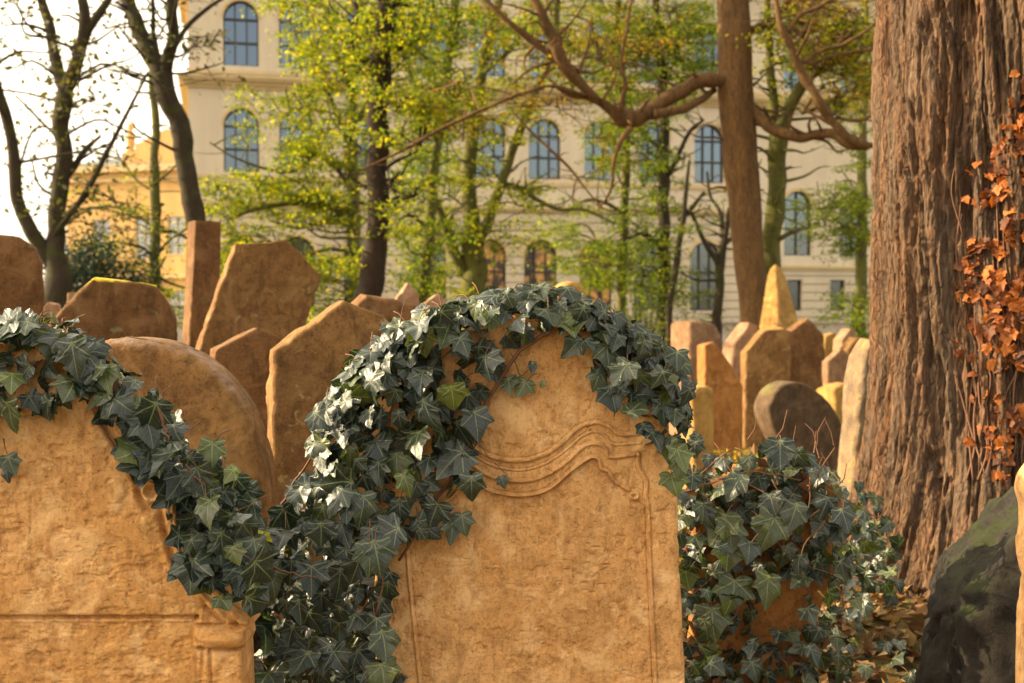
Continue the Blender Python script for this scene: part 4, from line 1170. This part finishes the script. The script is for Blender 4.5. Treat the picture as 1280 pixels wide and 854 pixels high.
t = Tree('bare twin stemmed sapling in front of the rusticated ground floor', 893, 29, 'bark_dark', 'leaf_green', 50)
t.limb([(896,410,12),(897,370,12),(902,320,11),(908,285,8),(912,260,5)], 0, True); t.limb([(898,330,9),(880,300,6),(868,275,5),(862,262,3)], -.4, False, 7)
t.limb([(836,405,9,-.3),(842,350,9,-.3),(850,300,8,-.3),(855,265,7,-.3),(858,230,5,-.3),(862,200,3,-.3)], -.3, True); t.limb([(905,300,7),(900,265,5),(888,245,4),(884,215,3)], .4, False, 7)
t.limb([(848,275,6),(866,258,5),(880,240,4)], -.5, False, 6); t.limb([(904,310,5),(918,290,4),(924,270,3)], .3, False, 6); t.limb([(896,350,4),(870,350,3),(850,340,2)], -.3, False, 6)
t.twigs(24, (.3, .9), 2.2)
t.crown([(870,380,30,22,8),(905,250,26,30,4)], 30, 1.0, (.05, .09)); t.build()

t = Tree('grey tree with a bent upper limb just behind the brown sunlit trunk', 968, 19, 'bark_moss', 'leaf_spring', 51)
t.limb([(962,420,24),(964,350,23),(966,290,24),(970,230,23),(974,180,22),(985,140,16),(998,115,14),(1010,98,13),(1040,78,13),(1075,62,11),(1120,40,8)], 0, True, 12)
t.limb([(968,200,16),(968,140,12),(962,80,11),(960,20,10),(955,-100,6)], .6)
t.limb([(966,305,6),(990,290,6),(1012,284,4)], -.5, False, 6); t.limb([(964,270,4),(972,250,4),(980,232,3)], -.4, False, 6)
t.twigs(34, (.3, 1.2), 2.6)
t.crown([(1030,50,60,40,30),(985,60,40,50,18),(1070,110,28,40,12),(1000,-60,110,50,34)], 46, 1.2, (.04, .08)); t.build()

t = Tree('slim tree with green tiers of leaves close to the left edge of the massive trunk', 1078, 27, 'bark_moss', 'leaf_green', 52)
t.limb([(1074,415,17),(1076,350,15),(1078,270,13),(1078,190,11),(1080,110,10),(1082,0,8),(1085,-100,5)], 0, True)
t.limb([(1078,262,5),(1050,258,5),(1020,262,3)], -.4, False, 6); t.limb([(1077,300,4),(1100,290,4),(1130,280,3)], .4, False, 6)
t.twigs(24, (.3, 1.2), 2.2)
t.crown([(1050,255,40,26,26),(1065,300,30,24,16),(1030,285,30,16,8),(1072,385,26,24,14),(1075,180,26,40,10),(1060,70,40,50,24),(1085,-60,80,50,20)], 44, 1.2, (.05, .09)); t.build()

# brown sunlit trunk with the big crooked branches
t = Tree('smooth brown sunlit trunk with thick crooked branches on both sides', 940, 18.6, 'bark_brown', 'leaf_gold', 53); t.knot = .38
t.knot = .05; t.wob = .12; t.limb([(944,430,36),(942,380,36),(937,320,38),(930,250,42),(924,180,44),(920,110,44),(917,40,42),(916,-20,40),(916,-200,30)], 0, True, 18); t.knot = .45; t.thin = .82; t.wob = .8
t.limb([(925,95,24),(905,102,24),(880,104,22),(850,115,20),(825,132,20),(805,145,24),(786,152,30),(770,142,20),(752,128,15),(735,122,12)], -.9, False, 12)
t.limb([(896,112,10),(875,128,12),(850,138,12),(822,142,12)], -.7)
t.limb([(752,128,14,-.9),(720,100,16,-1),(704,80,20,-1.1),(690,50,17,-1.2),(675,15,15,-1.3),(660,-20,12,-1.3),(640,-120,8,-1.4)], 0, False, 10)
t.limb([(704,82,10,-1.1),(670,55,9,-1.1),(640,30,8,-1.2),(600,-5,6,-1.2)], 0, False, 8)
t.limb([(735,122,9,-.9),(712,118,8,-.9),(690,105,6,-1)], 0, False, 7)
t.limb([(786,160,8,-.9),(775,180,7,-1),(768,205,6,-1),(765,235,4,-1),(748,262,3,-1)], 0, False, 7)
t.limb([(775,140,9,-.9),(780,105,7,-1),(776,80,6,-1),(784,40,5,-1),(790,0,3,-1)], 0, False, 7)
t.limb([(735,122,7,-.9),(690,108,6,-1.2),(650,118,6,-1.3),(600,138,5,-1.4),(550,162,5,-1.5),(500,190,4,-1.5),(455,210,3,-1.6)], 0, False, 7)
t.limb([(640,140,3,-1.5),(665,165,4,-1.5),(690,190,5,-1.5),(715,215,4,-1.5),(735,240,3,-1.5),(755,262,3,-1.5)], 0, False, 6)
t.limb([(925,118,17),(950,148,16),(975,166,17),(1000,173,17),(1022,170,15),(1045,170,16),(1068,182,15),(1095,182,9),(1120,180,7)], -1.0, False, 10)
t.limb([(1085,184,14,-1),(1058,170,14,-1.1),(1038,148,13,-1.1),(1020,118,13,-1.2),(1000,88,12,-1.2),(985,50,11,-1.3),(972,15,9,-1.3),(962,-40,6,-1.3)], 0, False, 9)
t.limb([(1002,78,7,-1.2),(1030,62,6,-1.2),(1055,56,6,-1.2),(1085,38,5,-1.2),(1110,10,3,-1.2)], 0, False, 7); t.limb([(985,38,8,-1.3),(1002,18,7,-1.3),(1025,8,6,-1.3),(1055,-8,4,-1.3)], 0, False, 7)
t.limb([(1010,80,5,-1.2),(1040,70,5,-1.2),(1092,62,4,-1.2)], 0, False, 6); t.limb([(1045,148,5,-1.1),(1075,150,6,-1.1),(1098,140,5,-1.1)], 0, False, 7)
t.limb([(940,40,16),(958,32,15),(975,20,12),(990,-10,9)], .5)
for q in ([(755,125,4,-1),(770,90,3,-1),(755,50,2,-1)], [(720,100,5,-1),(735,60,4,-1),(740,20,3,-1)], [(700,75,5,-1.1),(665,85,4,-1.2),(640,105,3,-1.2)], [(690,50,5,-1.2),(720,20,4,-1.2),(740,-10,3,-1.2)], [(670,55,4,-1.1),(655,75,3,-1.1),(660,100,2,-1.2)]): t.limb(q, 0, False, 6)
t.twigs(110, (.25, 1.0), 2.9)
t.crown([(700,60,65,55,14),(690,130,50,20,10),(560,140,60,30,9),(760,70,50,60,8),(800,30,50,40,7),(1030,35,55,40,44),(1065,95,30,40,18),(740,200,30,50,3),(640,40,50,40,6),(800,-90,160,60,24)], 26, .8, (.04, .075), True, .09); t.build()

# dark bush and low greenery
def bush(label, px, top, Y, w, mat, n, seed, name='bush'):
    r = np.random.default_rng(seed); c = at(px, 390, Y); g = float(gz(c[0], Y)); H = at(px, top, Y)[2] - g; W = w / F * Y * .5
    root = empty(name, (c[0], Y, g)); tag(root, label, 'bush')
    mb = MB(); pos = []
    for k in range(60):
        a = r.uniform(0, 6.28); rr = math.sqrt(r.random()); hh = r.uniform(.12, 1)
        e = np.array([c[0] + W * rr * math.cos(a) * (1.1 - .5 * hh), Y + W * .8 * rr * math.sin(a), g + H * hh * (1 - .15 * rr)])
        b = np.array([c[0] + r.normal(0, .1), Y + r.normal(0, .1), g - .05])
        P = catmull([b, (b + e) / 2 + np.array([0, 0, .1]), e], 4); mb.tube(P, np.linspace(.02, .004, len(P)), 5, False)
        m = n // 60; f = r.uniform(.35, 1.05, m)[:, None]
        pos.append(b + (e - b) * f + r.normal(0, .16 * W, (m, 3)))
    tag(mb.build('stems', M['bark_dark'], root), kind='stuff'); P = np.concatenate(pos); P = P[P[:, 2] > g + .02]
    loose_leaves('foliage', P, r.uniform(.05, .10, len(P)), mat, root, r)
bush('dark bluish green bush behind the lichen topped headstone', 125, 280, 24, 175, M['leaf_bush'], 34000, 61)
bush('yellow green bush above the dark bush at the left', 100, 285, 29, 140, M['leaf_sparse'], 3000, 62)
bush('small bright green shrub between the leaning slab and the slanted shoulder stone', 393, 362, 12, 46, M['leaf_spring'], 900, 63)
bush('low green shrub in front of the arched windows right of the middle', 800, 345, 26, 110, M['leaf_green'], 1500, 64)
bush('green shrub near the base of the slim tree beside the massive trunk', 1080, 380, 24, 60, M['leaf_green'], 1500, 65)

# ------------------------------------------------------------------ the big building
ANG = math.radians(13)
P0 = np.array([at(237, 390, 50)[0], 50.0])
FD = np.array([math.cos(ANG), math.sin(ANG)])
def u_of(px):
    k = (px - 640) / F
    return float((k * P0[1] - P0[0]) / (FD[0] - k * FD[1]))
bld = empty('building', (P0[0], P0[1], 0), ANG)
tag(bld, 'long cream museum like building with rows of arched windows behind the trees', 'building')

def local_obj(name, V, Fs, mat, parent, smooth=False, loc=(0, 0, 0)):
    return mesh_obj(name, V, Fs, mat, parent, smooth, loc=loc)

def opening(u, w, z0, z1, arch):
    if not arch: return [(u - w/2, z0), (u + w/2, z0), (u + w/2, z1), (u - w/2, z1)]
    r = w / 2; zc = z1 - r
    return [(u - r, z0), (u + r, z0)] + [(u + r * math.cos(a), zc + r * math.sin(a)) for a in np.linspace(0, math.pi, 15)]

def ray_poly(c, a, poly):
    d = np.array([math.cos(a), math.sin(a)]); best = None
    for i in range(len(poly)):
        p, q = np.array(poly[i]), np.array(poly[(i+1) % len(poly)]); e = q - p
        den = d[0] * (-e[1]) + d[1] * e[0]
        if abs(den) < 1e-12: continue
        b = p - c; t = (b[0] * (-e[1]) + b[1] * e[0]) / den; s = (d[0] * b[1] - d[1] * b[0]) / den
        if t > 1e-9 and -1e-9 <= s <= 1 + 1e-9 and (best is None or t < best): best = t
    return c + d * best

def wall_cell(mb, rect, op, depth=.28):
    (u0, z0, u1, z1) = rect
    if op is None:
        mb.add([(u0, 0, z0), (u1, 0, z0), (u1, 0, z1), (u0, 0, z1)], [(0, 1, 2, 3)]); return
    c = np.mean(np.array(op), 0); c = np.array([.5 * (min(p[0] for p in op) + max(p[0] for p in op)), .5 * (min(p[1] for p in op) + max(p[1] for p in op))])
    rp = [(u0, z0), (u1, z0), (u1, z1), (u0, z1)]
    A = sorted(set(round(math.atan2(p[1] - c[1], p[0] - c[0]), 6) for p in op + rp))
    I = [ray_poly(c, a, op) for a in A]; O = [ray_poly(c, a, rp) for a in A]; m = len(A)
    V = [(p[0], 0, p[1]) for p in O] + [(p[0], 0, p[1]) for p in I] + [(p[0], depth, p[1]) for p in I]
    Fs = []
    for i in range(m):
        j = (i + 1) % m
        Fs += [(i, j, m + j, m + i), (m + i, m + j, 2*m + j, 2*m + i)]
    mb.add(V, Fs)

def window(parent, u, w, z0, z1, arch, cols=3, bars=(.28, .66), y=.16, fm='frame', gm='glass'):
    op = opening(u, w, z0, z1, arch); t = .055
    mb = MB()
    n = len(op); c = np.array([u, (z0 + z1) / 2])
    ins = []
    for p in op:
        q = np.array(p); d = q - c; ins.append(q - np.array([math.copysign(min(t, abs(d[0])), d[0]), math.copysign(t * (.9 if abs(d[1]) > .1 else 0), d[1])]))
    V = [(p[0], y, p[1]) for p in op] + [(p[0], y, p[1]) for p in ins] + [(p[0], y + .1, p[1]) for p in ins]
    mb.add(V, [(i, (i+1) % n, n + (i+1) % n, n + i) for i in range(n)] + [(n + i, n + (i+1) % n, 2*n + (i+1) % n, 2*n + i) for i in range(n)])
    r = w / 2
    for k in range(1, cols):
        x = u - r + w * k / cols
        zt = (z1 - r + math.sqrt(max(0, r * r - (x - u) ** 2))) if arch else z1
        mb.box((x - .028, y + .004, z0 + t), (x + .028, y + .07, zt - t * .6))
    for b in bars:
        z = z0 + (z1 - z0) * b
        hw = r if (not arch or z < z1 - r) else math.sqrt(max(0, r * r - (z - z1 + r) ** 2))
        mb.box((u - hw + .03, y + .001, z - .04), (u + hw - .03, y + .075, z + .04))
    f = local_obj('window', np.concatenate(mb.v), mb.f, M[fm], parent)
    # the pane sits just behind the bars
    g = MB(); g.add([(p[0], y + .085, p[1]) for p in op], [tuple(range(n))])
    local_obj('pane', np.concatenate(g.v), g.f, M[gm], f)
    return f

uL = 0.0; uMain = u_of(925); uEnd = u_of(1180) + 14
BAND = [(-.3, 5.75), (5.75, 10.4), (10.4, 15.6)]
colsL = [u_of(303), u_of(372), u_of(452)]; colsM = [u_of(p) for p in (541, 612, 681, 750, 818, 886)]
allc = colsL + colsM
lowc = [u_of(p) for p in (303, 372, 452, 537, 612, 676, 745, 812, 882)]
wallmb = [MB(), MB()]; ARCHES = []
def band_cells(centres, ua, ub, zb, spec, which):
    cut = [ua] + [.5 * (a + b) for a, b in zip(centres, centres[1:])] + [ub]
    for i, u in enumerate(centres):
        w, z0, z1, arch, cols, bars = spec
        wall_cell(wallmb[which], (cut[i], zb[0], cut[i+1], zb[1]), opening(u, w, z0, z1, arch))
        f_ = window(bld, u, w, z0, z1, arch, cols, bars, gm='amber_reflection' if zb == BAND[0] and 3.9 < i + .5 and i <= 6 else 'glass')
        if arch: ARCHES.append((f_, u, w, z1))
W = 1.36
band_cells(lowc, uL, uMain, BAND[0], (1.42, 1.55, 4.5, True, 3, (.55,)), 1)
band_cells(allc, uL, uMain, BAND[1], (W, 7.0, 9.5, True, 3, (.36, .72)), 0)
band_cells(allc, uL, uMain, BAND[2], (W, 11.15, 13.7, True, 3, (.36, .72)), 0)
wc = [u_of(p) for p in (997, 1066, 1135)] + [u_of(1135) + 2.6 * k for k in (1, 2, 3, 4)]
sm = [u_of(p) for p in (993, 1047, 1101, 1155)] + [u_of(1155) + 2.2 * k for k in (1, 2, 3, 4)]
band_cells(sm, uMain, uEnd, (-.3, 3.45), (.72, 1.55, 2.9, False, 1, ()), 1)
band_cells(wc, uMain, uEnd, (3.45, 7.6), (1.32, 3.95, 6.75, True, 2, (.42, .72)), 0)
wallmb[0].add([(uMain, 0, 7.6), (uEnd, 0, 7.6), (uEnd, 0, 10.4), (uMain, 0, 10.4)], [(0, 1, 2, 3)])
band_cells(wc, uMain, uEnd, BAND[2], (W, 11.15, 13.7, True, 3, (.36, .72)), 0)
# ends and back
DEP = 14.0
for (a, b) in ((0, 0), (uEnd, uEnd)):
    wallmb[0].add([(a, 0, -.3), (a, DEP, -.3), (a, DEP, 15.6), (a, 0, 15.6)], [(0, 1, 2, 3)])
wallmb[0].add([(0, DEP, -.3), (uEnd, DEP, -.3), (uEnd, DEP, 15.6), (0, DEP, 15.6)], [(0, 1, 2, 3)])
local_obj('wall', np.concatenate(wallmb[0].v), wallmb[0].f, M['plaster'], bld)
local_obj('rusticated_wall', np.concatenate(wallmb[1].v), wallmb[1].f, M['rustic'], bld)
# courses and cornices: stepped profiles along the front and round the left end
def course(name, zb, prof, ua=None, ub=None):
    ua = -prof[-1][0] if ua is None else ua; ub = uEnd if ub is None else ub
    mb = MB()
    for (d, z0, z1) in prof:
        mb.box((-d if ua < 0 else ua, -d, zb + z0), (ub, -.003 if d else 0, zb + z1))
        if ua < 0: mb.box((-d, -.0031, zb + z0 + .001), (-.003, DEP, zb + z1 - .001))
    local_obj(name, np.concatenate(mb.v), mb.f, M['trim'], bld)
course('cornice', 10.25, [(.10, 0, .12), (.20, .123, .26), (.34, .263, .36), (.40, .363, .47)])
course('string_course', 5.62, [(.06, 0, .10), (.14, .103, .26)], .001, uMain)
course('string_course', 6.72, [(.05, 0, .16)], .001, uMain)
course('string_course', 3.30, [(.05, 0, .10), (.10, .103, .22)], uMain + .001, uEnd)
course('string_course', 11.0 - .18, [(.05, 0, .14)], .001, uEnd)
course('main_cornice', 15.2, [(.12, 0, .2), (.35, .203, .5), (.6, .503, .75)])
mb = MB(); mb.add([(-.5, -.5, 15.95), (uEnd + .4, -.5, 15.95), (uEnd + .4, DEP + .4, 15.95), (-.5, DEP + .4, 15.95), (4, DEP / 2, 19.5), (uEnd - 4, DEP / 2, 19.5)],
                  [(0, 1, 5, 4), (1, 2, 5), (2, 3, 4, 5), (3, 0, 4), (3, 2, 1, 0)])
local_obj('roof', np.concatenate(mb.v), mb.f, M['roof'], bld)
def surround(par, u, w, z1, t=.16, d=.05):
    mb = MB()
    r = w / 2; zc = z1 - r; A = np.linspace(0, math.pi, 15)
    V = []; Fs = []
    for a in A:
        for rr in (r + .004, r + t):
            V += [(u + rr * math.cos(a), -d, zc + rr * math.sin(a)), (u + rr * math.cos(a), .01, zc + rr * math.sin(a))]
    for i in range(len(A) - 1):
        b = i * 4; n_ = b + 4
        Fs += [(b, n_, n_ + 2, b + 2), (b + 2, n_ + 2, n_ + 3, b + 3), (b, b + 1, n_ + 1, n_)]
    mb.add(V, Fs)
    local_obj('arch_surround', np.concatenate(mb.v), mb.f, M['trim'], par)
for f_, u, w, z1 in ARCHES: surround(f_, u, w, z1, .16 if z1 < 7 else .10, .05 if z1 < 7 else .03)
mb = MB()
mb.tube([(u_of(435), -.12, 0), (u_of(435), -.12, 10.2)], .06, 8)
local_obj('drainpipe', np.concatenate(mb.v), mb.f, M['frame'], bld)

# ochre house seen at the left between the trees
hx = at(108, 390, 66); hb = empty('house', (hx[0] - 1.0, 66, 0), math.radians(-14))
tag(hb, 'ochre yellow house with an ornamented gable seen between the left trees', 'building')
mb = MB(); Wd, Dh, Ht = 13.5, 10, 8.6
wins = [(2.0, 1.0, 4.2, 6.2), (4.4, 1.0, 4.2, 6.2), (6.2, 0.95, 4.4, 6.3), (9.0, 1.0, 4.2, 6.2), (11.6, 1.0, 4.2, 6.2)]
cut = [0] + [.5 * (a[0] + b[0]) for a, b in zip(wins, wins[1:])] + [Wd]
for i, (u, w, z0, z1) in enumerate(wins): wall_cell(mb, (cut[i], 3.3, cut[i+1], Ht), opening(u, w, z0, z1, False), .2)
for i, (u, w, z0, z1) in enumerate(wins): wall_cell(mb, (cut[i], -.3, cut[i+1], 3.3), opening(u, w, .9, 2.6, False), .2)
mb.add([(0, 0, -.3), (0, Dh, -.3), (0, Dh, Ht), (0, 0, Ht)], [(0, 1, 2, 3)]); mb.add([(Wd, 0, -.3), (Wd, Dh, -.3), (Wd, Dh, Ht), (Wd, 0, Ht)], [(0, 1, 2, 3)])
mb.add([(0, Dh, -.3), (Wd, Dh, -.3), (Wd, Dh, Ht), (0, Dh, Ht)], [(0, 1, 2, 3)])
local_obj('wall', np.concatenate(mb.v), mb.f, M['ochre_wall'], hb)
for (u, w, z0, z1) in wins:
    window(hb, u, w, z0, z1, False, 2, (.6,), .1, 'paleframe'); window(hb, u, w, .9, 2.6, False, 2, (.6,), .1, 'paleframe')
mb = MB(); mb.box((-.3, -.3, Ht), (Wd + .2, -.003, Ht + .35)); mb.box((-.2, -.2, 3.2), (Wd + .1, -.003, 3.4)); mb.box((-.15, -.15, Ht - .5), (Wd + .1, -.003, Ht - .35))
local_obj('cornice', np.concatenate(mb.v), mb.f, M['trim'], hb)
mb = MB(); mb.add([(-.3, -.3, Ht + .36), (Wd + .3, -.3, Ht + .36), (Wd + .3, Dh, Ht + .36), (-.3, Dh, Ht + .36), (.8, Dh / 2, Ht + 1.5), (Wd - .8, Dh / 2, Ht + 1.5)], [(0, 1, 5, 4), (1, 2, 5), (2, 3, 4, 5), (3, 0, 4), (3, 2, 1, 0)])
local_obj('roof', np.concatenate(mb.v), mb.f, M['roof'], hb)
mb = MB(); mb.box((3.3, -.1, Ht + .36), (8.0, .5, Ht + 1.0)); mb.box((4.0, -.06, Ht + 1.001), (7.3, .46, Ht + 1.45))
mb.add([(4.2, 0, Ht + 1.46), (7.1, 0, Ht + 1.46), (5.65, 0, Ht + 2.1), (4.2, .4, Ht + 1.46), (7.1, .4, Ht + 1.46), (5.65, .4, Ht + 2.1)], [(0, 1, 2), (3, 5, 4), (0, 2, 5, 3), (1, 4, 5, 2)])
local_obj('gable', np.concatenate(mb.v), mb.f, M['ochre_wall'], hb)
mb = MB()
for u in (3.6, 7.7):
    z = Ht + 1.0; prof = [(.24, 0), (.26, .1), (.16, .18), (.2, .4), (.24, .75), (.2, 1.0), (.1, 1.1), (.17, 1.25), (.15, 1.42), (.04, 1.52)]
    mb.tube([(u, .2, z + h) for _, h in prof], [r_ for r_, _ in prof], 12)
local_obj('finial', np.concatenate(mb.v), mb.f, M['ochre_wall'], hb, True)
# taller house with a copper roof behind it
q = at(222, 390, 74); hc = empty('house', (q[0], 74, 0), 0)
tag(hc, 'salmon house with a green copper roof peeping out beside the big building', 'building')
mb = MB(); mb.box((0, 0, -.3), (8, 8, at(222, 137, 74)[2])); local_obj('wall', np.concatenate(mb.v), mb.f, M['ochre_wall'], hc)
zt = at(222, 136.5, 74)[2]
mb = MB(); mb.add([(-.3, -.3, zt), (8.3, -.3, zt), (8.3, 8.3, zt), (-.3, 8.3, zt), (1, 1.2, zt + .9), (7, 1.2, zt + .9), (7, 6.8, zt + .9), (1, 6.8, zt + .9)], [(0, 1, 5, 4), (1, 2, 6, 5), (2, 3, 7, 6), (3, 0, 4, 7), (4, 5, 6, 7), (3, 2, 1, 0)])
local_obj('roof', np.concatenate(mb.v), mb.f, M['copper'], hc)

# pale boundary wall before the street
a, b = at(-300, 400, 36), at(1500, 400, 36); zt = at(640, 404, 36)[2]
bw = MB(); bw.box((a[0], 36, -.3), (b[0], 36.35, zt)); bw.box((a[0] - .05, 35.93, zt + .002), (b[0] + .05, 36.42, zt + .09))
o = bw.build('boundary_wall', M['palewall'], None, False, (0, 0, 0)); tag(o, 'low pale boundary wall running behind all the headstones', 'wall')

# ------------------------------------------------------------------ fallen leaves
r7 = np.random.default_rng(71); pos = []
for (x0, x1, y0, y1, n_) in ((.6, 2.3, 3.3, 5.6, 2600), (.8, 6, 5.5, 14, 5200), (-4, 4, 3.6, 12, 2500)):
    x = r7.uniform(x0, x1, n_); y = r7.uniform(y0, y1, n_)
    pos.append(np.stack([x, y, gz(x, y) + r7.uniform(.005, .04, n_)], -1))
P = np.concatenate(pos)
o = loose_leaves('fallen_leaves', P, r7.uniform(.035, .085, len(P)), M['leaf_litter'], None, r7, 1.2, loc=(0, 0, 0))
tag(o, 'brown and yellow fallen leaves covering the ground among the stones', 'fallen leaves', kind='stuff')

x = r7.uniform(.7, 3.6, 5200); y = r7.uniform(5.5, 13, 5200); k_ = vnoise(np.stack([x * 1.3, y * 1.3, x * 0], -1)) > -.1
P = np.stack([x, y, gz(x, y) + r7.uniform(.02, .16, len(x))], -1)[k_]
o = loose_leaves('ground_cover', P, r7.uniform(.03, .07, len(P)), M['leaf_gold'], None, r7, .5, loc=(0, 0, 0))
tag(o, 'low yellow green ground plants in the sun before the right group of stones', 'ground cover', kind='stuff')

# ------------------------------------------------------------------ camera, sun, sky
cd = bpy.data.cameras.new('camera'); cam = bpy.data.objects.new('camera', cd); link(cam)
cam.location = (0, 0, CAM_H); cam.rotation_euler = (math.pi / 2 - PITCH, 0, 0)
cd.sensor_width = 36; cd.lens = 36 * F / 1280; cd.clip_end = 3000; cd.clip_start = .05
cd.dof.use_dof = True; cd.dof.focus_distance = 3.15; cd.dof.aperture_fstop = 5.0
sc.camera = cam

EL, FRONT = math.radians(22), math.radians(-7)        # sun to the left, a little behind the stones
S = Vector((-math.cos(FRONT) * math.cos(EL), -math.sin(FRONT) * math.cos(EL), math.sin(EL)))
ld = bpy.data.lights.new('sun', 'SUN'); ld.energy = 4.6; ld.angle = math.radians(.5); ld.color = (1, .78, .48)
so = bpy.data.objects.new('sun', ld); link(so); so.location = (-20, -10, 20)
so.rotation_euler = S.to_track_quat('Z', 'Y').to_euler()
w = bpy.data.worlds.new('World'); sc.world = w; w.use_nodes = True
nt = w.node_tree; bg = nt.nodes['Background']; sky = nt.nodes.new('ShaderNodeTexSky'); sky.sky_type = 'NISHITA'
sky.sun_disc = False; sky.sun_elevation = EL; sky.sun_rotation = math.atan2(S.x, S.y); sky.dust_density = 3.0; sky.air_density = 1.0; sky.ozone_density = 1.0
tc = nt.nodes.new('ShaderNodeTexCoord'); mp = nt.nodes.new('ShaderNodeMapping'); mp.inputs['Scale'].default_value = (1, 1, 2.5)
nz = nt.nodes.new('ShaderNodeTexNoise'); nz.inputs['Scale'].default_value = 1.8; nz.inputs['Detail'].default_value = 6
rp_ = nt.nodes.new('ShaderNodeMapRange'); rp_.interpolation_type = 'SMOOTHSTEP'; rp_.inputs[1].default_value = .30; rp_.inputs[2].default_value = .56
mx = nt.nodes.new('ShaderNodeMix'); mx.data_type = 'RGBA'; 
def wm(op, a, b):
    nd = nt.nodes.new('ShaderNodeMath'); nd.operation = op
    for i, v_ in enumerate((a, b)):
        if isinstance(v_, bpy.types.NodeSocket): nt.links.new(v_, nd.inputs[i])
        else: nd.inputs[i].default_value = v_
    return nd.outputs[0]
def toward(v_):
    nd = nt.nodes.new('ShaderNodeVectorMath'); nd.operation = 'DOT_PRODUCT'; nt.links.new(tc.outputs['Generated'], nd.inputs[0]); nd.inputs[1].default_value = Vector(v_).normalized(); return nd.outputs['Value']
glow = wm('ADD', 5.9, wm('MULTIPLY', 13.5, wm('POWER', wm('MAXIMUM', toward(S), 0.0), 2.4)))       # thin cloud, brighter towards the sun
cl = nt.nodes.new('ShaderNodeVectorMath'); cl.operation = 'SCALE'; cl.inputs[0].default_value = (1.08, .94, .71); nt.links.new(glow, cl.inputs['Scale']); nt.links.new(cl.outputs[0], mx.inputs[7])
clear = nt.nodes.new('ShaderNodeMapRange'); clear.interpolation_type = 'SMOOTHSTEP'; clear.inputs[1].default_value = .82; clear.inputs[2].default_value = .96; clear.inputs[3].default_value = 1; clear.inputs[4].default_value = .12
nt.links.new(toward((.43, -.9, .15)), clear.inputs[0])
nt.links.new(tc.outputs['Generated'], mp.inputs[0]); nt.links.new(mp.outputs[0], nz.inputs['Vector']); nt.links.new(nz.outputs[0], rp_.inputs[0])
nt.links.new(wm('MULTIPLY', rp_.outputs[0], clear.outputs[0]), mx.inputs[0]); nt.links.new(sky.outputs[0], mx.inputs[6]); nt.links.new(mx.outputs[2], bg.inputs[0]); bg.inputs[1].default_value = .12
sc.view_settings.view_transform = 'Standard'; sc.view_settings.look = 'None'
sc.view_settings.exposure = 1.55; sc.view_settings.gamma = 1.0
sc.cycles.max_bounces = 6; sc.cycles.diffuse_bounces = 3; sc.cycles.transmission_bounces = 4; sc.cycles.transparent_max_bounces = 4
